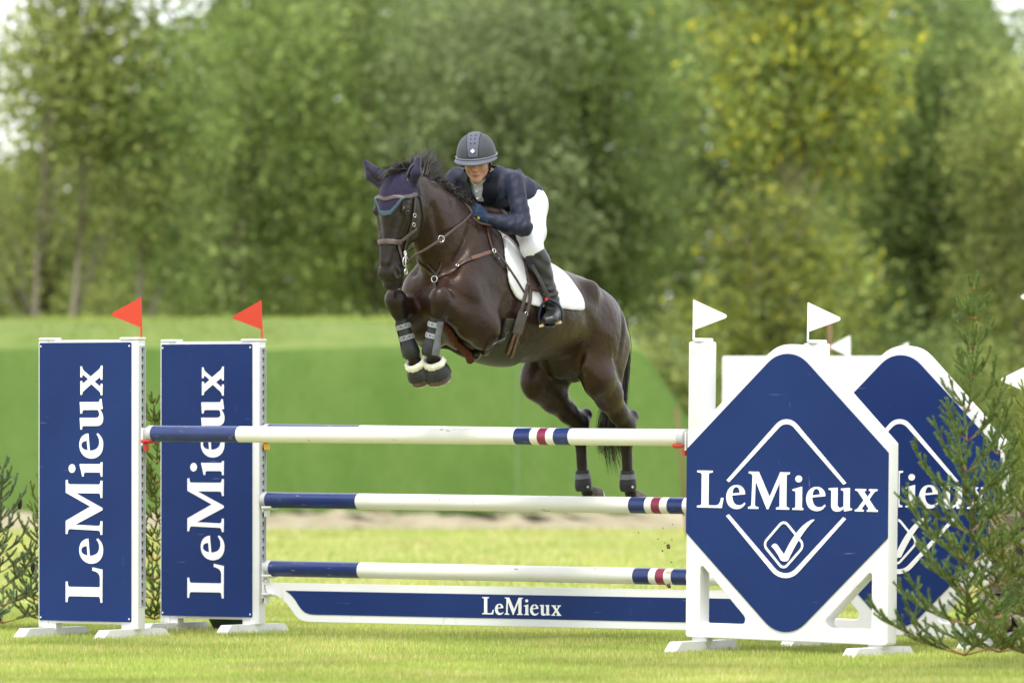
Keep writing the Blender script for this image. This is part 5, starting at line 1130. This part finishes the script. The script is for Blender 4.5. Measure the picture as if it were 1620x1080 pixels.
EL = {1: np.array([1.335, .298, 2.490]), -1: np.array([1.40, -.30, 2.50])}
WR = {1: np.array([1.462, .125, 2.537]), -1: np.array([1.56, -.13, 2.56])}
HJ = {1: np.array([.965, .085, 2.635]), -1: np.array([.965, -.085, 2.635])}
KN = {1: np.array([1.200, .262, 2.375]), -1: np.array([1.200, -.262, 2.375])}
AN = {1: np.array([1.080, .315, 2.065]), -1: np.array([1.080, -.315, 2.065])}
HE = {1: np.array([1.045, .312, 1.995]), -1: np.array([1.045, -.312, 1.995])}
TO = {1: np.array([1.165, .372, 1.945]), -1: np.array([1.165, -.372, 1.945])}
def torso(g): return [(ecap(CH, WA, (.122+g, .148+g), (.10+g, .130+g), (0, 0, 1)), .0), (ecap(WA, HP, (.10+g, .132+g), (.105+g, .14+g), (0, 0, 1)), .05), (ecap(SH[1]-np.array([.02,.03,0]), SH[-1]+np.array([-.02,.03,0]), (.046+g, .062+g), (.046+g, .062+g), (0, 0, 1)), .06)]
def arm(s, g):
    m = EL[s]+(SH[s]-EL[s])*.12; return [(cone(SH[s], EL[s], .050+g, .041+g), .03), (cone(EL[s], EL[s]+(WR[s]-EL[s])*.35, .042+g, .044+g), .02), (cone(EL[s]+(WR[s]-EL[s])*.35, WR[s], .044+g, .029+g), .02)]
def thigh(s, g): return [(ell(HP+np.array([.0, s*.075, -.01]), (.105+g, .088+g, .118+g)), .05), (cone(HJ[s], KN[s]+(HJ[s]-KN[s])*.35, .098+g, .078+g), .05), (cone(KN[s]+(HJ[s]-KN[s])*.35, KN[s], .078+g, .058+g), .03)]
def calf(s, g):
    m = KN[s]+(AN[s]-KN[s])*.32+np.array([-.012, 0, 0]); return [(cone(KN[s], m, .055+g, .056+g), .03), (cone(m, AN[s], .056+g, .036+g), .02)]
def footp(s, g): return [(cone(AN[s], HE[s], .036+g, .034+g), .03), (ecap(HE[s]+np.array([0, 0, -.005]), TO[s], (.030+g, .034+g), (.022+g, .040+g), (0, 0, 1)), .03)]
B = Field((.72, -.44, 1.88), (1.74, .46, 3.06), .0058)
for p, k in torso(-.014): B.add(p, k)
for s in (1, -1):
    for p, k in arm(s, -.012)+thigh(s, -.010)+calf(s, -.006)+footp(s, -.004): B.add(p, k)
B.add(cone(kd(-.025, 0, -.075), CH+np.array([.045, 0, .06]), .046, .055), .03)
for p, k in [(ell((-.012, 0, .035), (.095, .074, .092)), .02), (ell((.032, 0, -.025), (.058, .062, .082)), .03), (cone((.0, .05, -.055), (.058, .012, -.100), .022, .018), .025), (cone((.0, -.05, -.055), (.058, -.012, -.100), .022, .018), .025),
             (ell((.066, 0, -.103), (.020, .024, .018)), .02), (ell((.055, .038, -.028), (.030, .024, .026)), .02), (ell((.055, -.038, -.028), (.030, .024, .026)), .02), (cone((.084, .03, .018), (.084, -.03, .018), .010, .010), .02),
             (cone((.088, 0, .004), (.104, 0, -.036), .0075, .0125), .012), (ell((.094, .011, -.043), (.010, .009, .008)), .008), (ell((.094, -.011, -.043), (.010, .009, .008)), .008), (ell((.081, 0, -.068), (.013, .026, .014)), .012)]: B.add(kw(p), k)
for s in (1, -1): B.add(kw(ell((.094, s*.031, -.002), (.014, .017, .010))), .01, 's'); B.add(kw(ell((-.01, s*.076, -.01), (.02, .012, .03))), .01)
B.add(kw(cone((.097, .024, -.0735), (.097, -.024, -.0735), .003, .003)), .006, 's')
# hands: palm, four fingers closed round the rein, thumb on top
HANDD = {}
for s in (1, -1):
    w0 = WR[s]; d = nrm(np.array([.075, -.040, .040]) if s > 0 else np.array([.075, .045, .03])); sd = nrm(np.cross(d, [0, 0, 1.])); up = np.cross(sd, d)
    inn = -sd if np.dot(sd, [0, 1., 0])*s > 0 else sd                       # towards the horse
    kn_c = w0+d*.085; HANDD[s] = []
    pr = [(ecap(w0+d*.01, w0+d*.075, (.030, .018), (.037, .019), up), .02)]
    for i in range(4):
        k0 = kn_c+up*(.028-.0185*i); ln = (.036, .040, .037, .029)[i]; r0 = (.0098, .0098, .0094, .0085)[i]
        k1 = k0+d*.018+inn*ln*.8-np.array([0, 0, .004]); k2 = k1+inn*.004-d*.026; k3 = k2-d*.016-inn*.010
        pr += [(cone(k0, k1, r0+.001, r0), .006), (cone(k1, k2, r0, r0*.95), .006), (cone(k2, k3, r0*.95, r0*.85), .004)]
    t0 = w0+d*.035+up*.030+inn*.006; t1 = t0+d*.034+up*.013; t2 = t1+d*.028+up*.004+inn*.006
    pr += [(cone(t0, t1, .014, .0115), .012), (cone(t1, t2, .0115, .0095), .006)]
    HANDD[s] = pr
    for p, k in pr: B.add(p, k)
V, Fq = B.mesh(); pb = sdf_obj('body', V, Fq, 'skin', person, None, 1)
# face details
for s in (1, -1):
    e = MB(); bm = bmesh.new(); bmesh.ops.create_icosphere(bm, subdivisions=2, radius=.0115); c = kd(.0785, s*.031, -.002)
    e.add([Vector(c)+v.co for v in bm.verts], [[v.index for v in f.verts] for f in bm.faces]); bm.free(); eo = e.build('eye', 'eye_white', person, True)
    i_ = MB(); i_.tube([kd(.0885, s*.031, -.0045), kd(.0905, s*.031, -.0050)], [.0058, .0045], 10); i_.build('iris', 'iris', eo, True)
    l_ = MB(); l_.tube(catmull([kd(.083, s*.045, -.004), kd(.0905, s*.036, .0035), kd(.0915, s*.027, .0035), kd(.087, s*.016, -.003)], 4), .0022, 6); l_.build('eyelid', 'brow', person, True)
    b_ = MB(); P = B.project(catmull([kd(.08, s*.048, .012), kd(.09, s*.034, .020), kd(.092, s*.016, .015)], 5), .001); b_.tube(P, .0032, 6); b_.build('eyebrow', 'brow', person, True)
for zz, w_ in ((-.0695, .0042), (-.078, .005)):
    P = B.project(catmull([kd(.085, .023, -.0735), kd(.096, .010, zz), kd(.097, 0, zz-.0005), kd(.096, -.010, zz), kd(.085, -.023, -.0735)], 4), -.001); q = MB(); n = len(P)
    q.tube(P, [max(.0012, w_*math.sin(math.pi*(i+.5)/n)) for i in range(n)], 7); q.build('lip', 'lip', person, True)
# hair bun and side hair below the helmet
hb = MB(); bm = bmesh.new(); bmesh.ops.create_icosphere(bm, subdivisions=2, radius=1)
mat('hair_blond', (.12, .075, .04), .6, .3, (.20, .13, .07), 90, 3, nstretch=(1,1,.2))
hb.add([Vector(kd(-.085+v.co.x*.03, v.co.y*.055, -.035+v.co.z*.035)) for v in bm.verts], [[v.index for v in f.verts] for f in bm.faces]); bm.free(); hb.build('hair', 'hair_blond', person, True)

# clothing: every piece is a shell grown over the body
def cloth(name, prims, m, lo, hi, h=.0052, mask=None, wv=None, rel=1, cuts=()):
    F_ = Field(lo, hi, h)
    for p, k in prims: F_.add(p, k)
    for p, k in cuts: F_.add(p, k, 's')
    X, Y, Z = F_.ax[0][:, None, None], F_.ax[1][None, :, None], F_.ax[2][None, None, :]
    D = F_.D
    if wv is not None: D = D+wv(X, Y, Z)
    if mask is not None: D = np.maximum(D, mask(X, Y, Z))
    F_.D = D.astype(np.float32); V_, f_ = F_.mesh(); return sdf_obj(name, V_, f_, m, person, None, rel), F_
def plane(p, n): p = np.array(p, float); n = nrm(n); return lambda x, y, z: (x-p[0])*n[0]+(y-p[1])*n[1]+(z-p[2])*n[2]
cloth('shirt', torso(.006)[:1]+[(cone(kd(-.025, 0, -.088), CH+np.array([.05, 0, .06]), .066, .078), .03)], 'shirt', (1.18, -.12, 2.50), (1.50, .15, 2.88), .005, lambda x, y, z: np.maximum(plane(kd(0, 0, -.108), KM@np.array([.25, 0, 1.]))(x, y, z), 1.345-x))
sbt = MB()
for k in range(4):
    c = np.array([1.408-.008*k, .0, 2.750-.042*k]); 
    sbt = MB(); sbt.tube([c+np.array([-.02, 0, 0]), c+np.array([.0, 0, 0])], .006, 8); sbt.build('shirt_button', 'white_print', person)
jw = wav(.0045, 38, 4, 7); jw2 = wav(.0030, 85, 5, 8)
vz = lambda x, y, z: np.maximum(np.abs(y-.004)-np.clip((z-2.575)*.36, 0, .066), np.maximum(1.27-x, 2.58-z)).astype(np.float32)
vcut = (np.array([1.2, -.1, 2.55]), np.array([1.5, .1, 2.9]), vz)
hem = plane((.885, 0, 2.655), (-1, 0, -.72))
jp = torso(.010)+[(ell(HP+np.array([.01, s*.065, .025]), (.122, .112, .118)), .05) for s in (1, -1)]+arm(1, .010)+arm(-1, .010)+[(ell(CH+np.array([.05, s*.085, -.03]), (.07, .07, .075)), .05) for s in (1, -1)]
neckcut = [(cone(kd(-.02, 0, -.02), CH+np.array([.075, .0, .085]), .060, .066), .01), (vcut, .006)]
wristcut = lambda x, y, z: np.maximum(np.maximum(plane(WR[1]-np.array([.0, 0, 0]), WR[1]-EL[1])(x, y, z), 1.40-x)*-1*0-1, -1)
fa, ua = nrm(WR[1]-EL[1]), nrm(SH[1]-EL[1])
def folds(x, y, z):
    r = jw(x, y, z)+jw2(x, y, z)
    for s in (1, -1):
        e, f1, u1 = EL[s], nrm(WR[s]-EL[s]), nrm(SH[s]-EL[s]); d2 = (x-e[0])**2+(y-e[1])**2+(z-e[2])**2; q = (x-e[0])*f1[0]+(y-e[1])*f1[1]+(z-e[2])*f1[2]; v = (x-e[0])*u1[0]+(y-e[1])*u1[1]+(z-e[2])*u1[2]
        r = r+.0020*np.sin(150*q+40*v)*np.exp(-d2/.016)+.0020*np.sin(95*v+50*q+1)*np.exp(-d2/.05)
        h = SH[s]; d3 = (x-h[0]+.02)**2+(y-h[1]*.8)**2+(z-h[2]+.08)**2; r = r+.0032*np.sin(70*(x+z*.7-s*y*.5))*np.exp(-d3/.012)
    return (r+.0035*np.sin(75*(x*.9+z*.5)+14*y)*np.exp(-((x-1.06)/.10)**2)).astype(np.float32)
jac, J = cloth('jacket', jp, 'jacket_navy', (.78, -.40, 2.40), (1.62, .38, 2.98), .0052, hem, folds, 1, neckcut)
for s in (1, -1):
    e = [np.array([1.39, .004+s*.100, 2.81]), np.array([1.41, .004+s*.105, 2.76]), np.array([1.41, .004+s*.095, 2.70]), np.array([1.40, .004+s*.070, 2.64]), np.array([1.385, .004+s*.028, 2.585])]
    strap('lapel', e, np.interp(np.linspace(0, 1, 25), [0, .3, .75, 1], [.06, .11, .085, .03]), 'lapel_navy', jac, .003, J, 6, .004)
cl = [kd(.045, .058, -.108), kd(.0, .072, -.100), kd(-.05, .058, -.085), kd(-.075, 0, -.075), kd(-.05, -.058, -.085), kd(.0, -.072, -.100), kd(.045, -.058, -.108)]
P = np.array(catmull(cl, 6)); ctr = kd(-.01, 0, -.1); ribbon('collar', P, np.array([nrm(q-ctr) for q in P]), .034, 'lapel_navy', jac, .006)
# loose tail of the jacket lifted by the wind
tlp = []; nx, ny = 9, 13; Vt = []
for i in range(nx):
    for j in range(ny):
        u = i/(nx-1); v = j/(ny-1)*2-1; a0 = np.array([1.06-.02*abs(v), v*.10, 2.832-.06*v*v]); d = np.array([-.115, .006*v, -.012-.02*abs(v)])
        Vt.append(a0+d*u+np.array([0, 0, .016*math.sin(v*7+u*2)*u+.018*u*(1-abs(v))]))
Ft = [(i*ny+j, (i+1)*ny+j, (i+1)*ny+j+1, i*ny+j+1) for i in range(nx-1) for j in range(ny-1)]
to_ = obj('jacket_tail', Vt, Ft, 'jacket_navy', jac, True); md = to_.modifiers.new('solid', 'SOLIDIFY'); md.thickness = .006; md.offset = 0
bw = wav(.0025, 35, 8, 6)
top = plane((1.0, 0, 2.74), (.5, 0, 1))
kcut = plane(KN[1]+(AN[1]-KN[1])*.16, AN[1]-KN[1])
br_, BRF = cloth('breeches', [(p, k) for s in (1, -1) for p, k in thigh(s, .009)+calf(s, .006)[:1]]+[(ecap(WA, HP, (.107, .139), (.116, .15), (0, 0, 1)), .05)], 'breeches_white', (.74, -.40, 2.24), (1.34, .40, 2.86), .0052, lambda x, y, z: np.maximum(plane((1.12, 0, 2.66), (1, 0, .55))(x, y, z)*np.where(z > 2.6, 1, 0)-np.where(z > 2.6, 0, 1), kcut(x, np.abs(y), z)), bw)
for s in (1, -1):
    bmk = lambda x, y, z, s=s: -plane(KN[s]+(AN[s]-KN[s])*.05-np.array([0.02, 0, 0]), nrm(AN[s]-KN[s])+np.array([-.10, 0, 0]))(x, y, z)
    ww = lambda x, y, z, s=s: (.004*np.sin(z*150+x*60+y*40)*np.exp(-((z-AN[s][2]-.03)/.05)**2)+.0025*np.sin(z*70+y*90)).astype(np.float32)
    bo, BF = cloth('riding_boot', calf(s, .0145)+footp(s, .009), 'boot_leather', (.95, min(s*.18, s*.45), 1.88), (1.32, max(s*.18, s*.45), 2.44), .0045, bmk, ww)
    d = nrm(TO[s]-HE[s]); so_ = MB(); sd = nrm(np.cross(d, [0, 0, 1.])); P = [HE[s]-d*.035, HE[s]+d*.0, HE[s]+d*.05, TO[s]-d*.02, TO[s]+d*.035]; wd = [.024, .032, .030, .042, .022]
    zb_ = np.array([0, 0, -.040]); Vs = [p+zb_+sd*w_*e+np.array([0, 0, h_]) for p, w_ in zip(P, wd) for e in (-1, 1) for h_ in (0, .010)]
    Fs = []
    for i in range(4):
        a = i*4; b = a+4; Fs += [(a, b, b+2, a+2), (a+1, a+3, b+3, b+1), (a, a+1, b+1, b), (a+2, b+2, b+3, a+3)]
    Fs += [(0, 2, 3, 1), (16, 17, 19, 18)]; obj('sole', Vs, Fs, 'boot_black', bo)
    sp = MB(); c = AN[s]+np.array([-.045, s*.0, -.02]); sp.tube([c, c+np.array([-.045, 0, 0])], .005, 6); sp.build('spur', 'steel', bo, True)
    for q in (.10, .155):
        c = KN[s]+(AN[s]-KN[s])*q+np.array([-.068, -.012, 0]); bm = bmesh.new(); bmesh.ops.create_icosphere(bm, subdivisions=2, radius=.014); e = MB()
        e.add([Vector(c)+v.co for v in bm.verts], [[v.index for v in f.verts] for f in bm.faces]); bm.free(); e.build('boot_stud', 'strap_light', bo, True)
    gv, GF = cloth('glove', [(p[0:3], k) for p, k in [( (q[0][0]-.003, q[0][1]+.003, (lambda fn: (lambda x, y, z: fn(x, y, z)-.0028))(q[0][2])), q[1]) for q in HANDD[s]]]+[(cone(WR[s]-nrm(WR[s]-EL[s])*.02, WR[s]+nrm(WR[s]-EL[s])*.02, .037, .033), .015)], 'glove_navy', tuple(np.minimum(WR[s], WR[s]+np.array([.12, -s*.08, .05]))-.06), tuple(np.maximum(WR[s], WR[s]+np.array([.12, -s*.08, .05]))+.06), .004)
    if s > 0:
        P = GF.project(catmull([hplane(745, 330, .13), hplane(746, 338, .13), hplane(751, 342, .13), hplane(758, 341, .13), hplane(767, 341, .13)], 6), .001); q = MB(); q.tube(P, .0018, 5); q.build('piping', 'glove_line', gv)
        c = GF.project([hplane(760.5, 347, .14)], .001)[0]; N_ = GF.grad([c])[0]; q = MB(); q.tube([c-N_*.001, c+N_*.002], .0085, 12); q.build('badge', 'badge_yellow', gv)
        b0 = WR[s]; ax_ = nrm(WR[s]-EL[s]); band('cuff', b0, ax_, [(-.004, .034), (-.004, .0385), (.004, .0375), (.004, .033)], 'glove_line', gv, (0, 0, 1), 1.0, 20)
# stirrups
for s in (1, -1):
    st = TO[s]*.72+HE[s]*.28; d = nrm((TO[s]-HE[s])*np.array([1, 1, .4])); w_ = nrm(np.cross(d, [0, 0, 1.]))*s; w_ = w_ if w_[1]*s > 0 else -w_; upv = np.array([0, 0, 1.])
    c = st+np.array([0, 0, -.040]); tl_ = .10*w_[1]
    A = c-w_*.066+upv*-.012; Bq = c+w_*.066+upv*.010; T_ = c+upv*.150-w_*.012
    ir = MB(); ir.tube(catmull([A, c-w_*.072+upv*.05, c-w_*.052+upv*.115, T_], 6), .0085, 8); ir.tube(catmull([T_, c+w_*.045+upv*.115, c+w_*.070+upv*.06, Bq], 6), .0085, 8); ir.tube([A, Bq], .0095, 8)
    si = ir.build('stirrup_iron', 'iron_navy', saddle, True)
    tr_ = MB(); dn = d*.032; 
    v8 = [A+dn+upv*.008, Bq+dn+upv*.008, Bq-dn+upv*.008, A-dn+upv*.008, A+dn-upv*.004, Bq+dn-upv*.004, Bq-dn-upv*.004, A-dn-upv*.004]
    tr_.add(v8, [(0,1,2,3), (7,6,5,4), (0,4,5,1), (1,5,6,2), (2,6,7,3), (3,7,4,0)]); tr_.build('tread', 'tread', si)
    if s > 0: e = MB(); c2 = T_-w_*.012+d*.01; e.tube([c2, c2+d*.008], .011, 10); e.build('logo_dot', 'red_dot', si)
    P = [T_+upv*.004, T_+upv*.09+np.array([.055, -s*.012, 0]), T_+upv*.20+np.array([.10, -s*.05, 0])]
    free_strap('stirrup_leather', P, .026, 'leather_dark', saddle, (.3, s*.95, 0))
# helmet
hel = bpy.data.objects.new('helmet', None); col.objects.link(hel); hel.parent = person
def helm_pt(th, ph, g=0.0, c=(-.012, 0, .038)):
    """th around (0 = front), ph up from the rim"""
    rx, ry, rz = .133+g, .118+g, .130+g
    return kd(c[0]+rx*math.cos(th)*math.cos(ph), c[1]+ry*math.sin(th)*math.cos(ph), c[2]+rz*math.sin(ph))
def patch(name, t0, t1, p0, p1, g, m, nt_=28, np_=12, th_=None, parent=hel):
    Vv = []; 
    for j in range(np_+1):
        for i in range(nt_+1):
            ph = p0+(p1-p0)*j/np_; t_ = (t0+(t1-t0)*i/nt_) if th_ is None else th_(i/nt_, ph); Vv.append(helm_pt(t_, ph, g))
    Ff = [(j*(nt_+1)+i, j*(nt_+1)+i+1, (j+1)*(nt_+1)+i+1, (j+1)*(nt_+1)+i) for j in range(np_) for i in range(nt_)]
    return obj(name, Vv, Ff, m, parent, True)
patch('shell', 0, 2*math.pi, R(-18), R(90), .0, 'helmet_navy', 48, 18)
pw = lambda u, ph: (u*2-1)*R(13)/max(.14, math.cos(ph)**1.15)*(1.0 if ph < R(75) else 1)
V_ = []; n1, n2 = 8, 22
for j in range(n2+1):
    ph = R(4)+R(122)*j/n2
    for i in range(n1+1):
        y = (i/n1*2-1)*(.030+.010*math.sin(min(ph, R(90)))); ry = .1195; cy = math.sqrt(max(0, 1-(y/ry)**2)); V_.append(kd(-.012+.1355*math.cos(ph)*cy, y, .038+.1325*math.sin(ph)*cy))
Ff = [(j*(n1+1)+i, j*(n1+1)+i+1, (j+1)*(n1+1)+i+1, (j+1)*(n1+1)+i) for j in range(n2) for i in range(n1)]
obj('centre_panel', V_, Ff, 'helmet_panel', hel, True)
for e in (0, n1):
    q = MB(); q.tube([V_[j*(n1+1)+e] for j in range(n2+1)], .0016, 5); q.build('panel_seam', 'lapel_navy', hel, True)
for k in range(3):
    for s in (1, -1):
        ph = R(38+14*k); q = MB(); y0, y1 = s*(.007+.001*k), s*(.017+.001*k); f_ = lambda y, p: kd(-.012+.1368*math.cos(p)*math.sqrt(1-(y/.1195)**2), y, .038+.1335*math.sin(p)*math.sqrt(1-(y/.1195)**2))
        q.tube([f_(y0, ph), f_(y1, ph+R(4.5))], .0022, 5); q.build('vent_slot', 'lapel_navy', hel, True)
c = kd(-.012+.1372*math.cos(R(19)), 0, .038+.1342*math.sin(R(19))); n_ = KM@nrm([math.cos(R(19)), 0, math.sin(R(19))]); sx = KM@np.array([0, 1., 0]); su = np.cross(n_, sx); su = su if su[2] > 0 else -su
q = MB(); q.add([c+sx*.015, c+su*.015, c-sx*.015, c-su*.015]+[p+n_*.003 for p in (c+sx*.015, c+su*.015, c-sx*.015, c-su*.015)], [(4,5,6,7), (0,1,5,4), (1,2,6,5), (2,3,7,6), (3,0,4,7)]); q.build('emblem', 'steel', hel)
q = MB(); q.tube([helm_pt(2*math.pi*k/48, R(-4)+R(5)*math.cos(2*math.pi*k/48)*0, .003) for k in range(49)], .0055, 8, False); q.build('rim_trim', 'helmet_trim', hel, True)
# peak
Vv = []; n1, n2 = 28, 6
for j in range(n2+1):
    for i in range(n1+1):
        th = R(-80)+R(160)*i/n1; e = j/n2; base = helm_pt(th, R(-8), .001); o_ = math.cos(th*.95)**.7 if abs(th) < R(90) else 0
        Vv.append(base+(KM@np.array([math.cos(th)*.052*o_, math.sin(th)*.030*o_, -.010*o_-.005]))*e+(KM@np.array([0, 0, .008*o_]))*math.sin(e*math.pi))
Ff = [(j*(n1+1)+i, j*(n1+1)+i+1, (j+1)*(n1+1)+i+1, (j+1)*(n1+1)+i) for j in range(n2) for i in range(n1)]
pk = obj('peak', Vv, Ff, 'helmet_peak', hel, True); md = pk.modifiers.new('solid', 'SOLIDIFY'); md.thickness = .005; md.offset = 0
# chin strap
for s in (1, -1):
    P = B.project(catmull([kd(.02, s*.09, .01), kd(.012, s*.082, -.03), kd(.012, s*.072, -.065), kd(.03, s*.045, -.105), kd(.04, 0, -.122)], 6), .003); N_ = B.grad(P); ribbon('chin_strap', P, N_, .013, 'lapel_navy', hel, .004)
    P = B.project(catmull([kd(-.05, s*.085, .0), kd(-.03, s*.08, -.03), kd(.008, s*.075, -.058)], 6), .003); N_ = B.grad(P); ribbon('chin_strap', P, N_, .011, 'lapel_navy', hel, .004)
    c = B.project([kd(.012, s*.078, -.055)], .005)[0]; q = MB(); q.tube([c, c+B.grad([c])[0]*.006], .009, 8); q.build('strap_clip', 'lapel_navy', hel)
# clods of earth kicked up by the hind hooves
mat('earth', (.09, .055, .03), .95, .1, (.14, .09, .05), 40, 4)
r_ = np.random.default_rng(21)
lbl = {(1057, 864): 'largest clod of earth flying below the hind hooves', (1058, 928): 'clod of earth just under the maroon band of the lowest rail'}
for k, (px, py, rr) in enumerate(((1057, 864, .011), (1041, 852, .004), (1048, 871, .005), (1063, 853, .0035), (1062, 889, .004), (1010, 842, .0035), (1064, 829, .003), (1049, 835, .003), (1058, 926, .011), (1081, 814, .004), (1052, 858, .003))):
    p = at(px, py, 42.0); bm = bmesh.new(); bmesh.ops.create_icosphere(bm, subdivisions=2, radius=rr)
    for v in bm.verts: v.co = Vector((v.co.x*1.3, v.co.y, v.co.z*.9))*(1+.25*r_.normal()); 
    me = bpy.data.meshes.new('clod'); bm.to_mesh(me); bm.free(); o = link('earth_clod', me, 'earth', None, p, (r_.random()*6, r_.random()*6, 0))
    lb = 'largest clod of earth flying below the hind hooves' if k == 0 else 'clod of earth just under the maroon band of the lowest rail' if k == 8 else ['', 'crumb of earth just left of and above the largest clod', 'crumb of earth just below and left of the largest clod', 'crumb of earth just right of and above the largest clod', 'crumb of earth midway between the largest clod and the lowest rail', 'lone crumb of earth furthest left under the hind hooves', 'highest of the crumbs under the maroon band of the middle rail', 'second highest crumb, left of the maroon band of the middle rail', '', 'crumb of earth touching the underside of the middle rail by the diamond wing', 'smallest crumb of earth beside the largest clod'][k]
    tag(o, lb, 'earth clod', 'earth kicked up by the hooves')
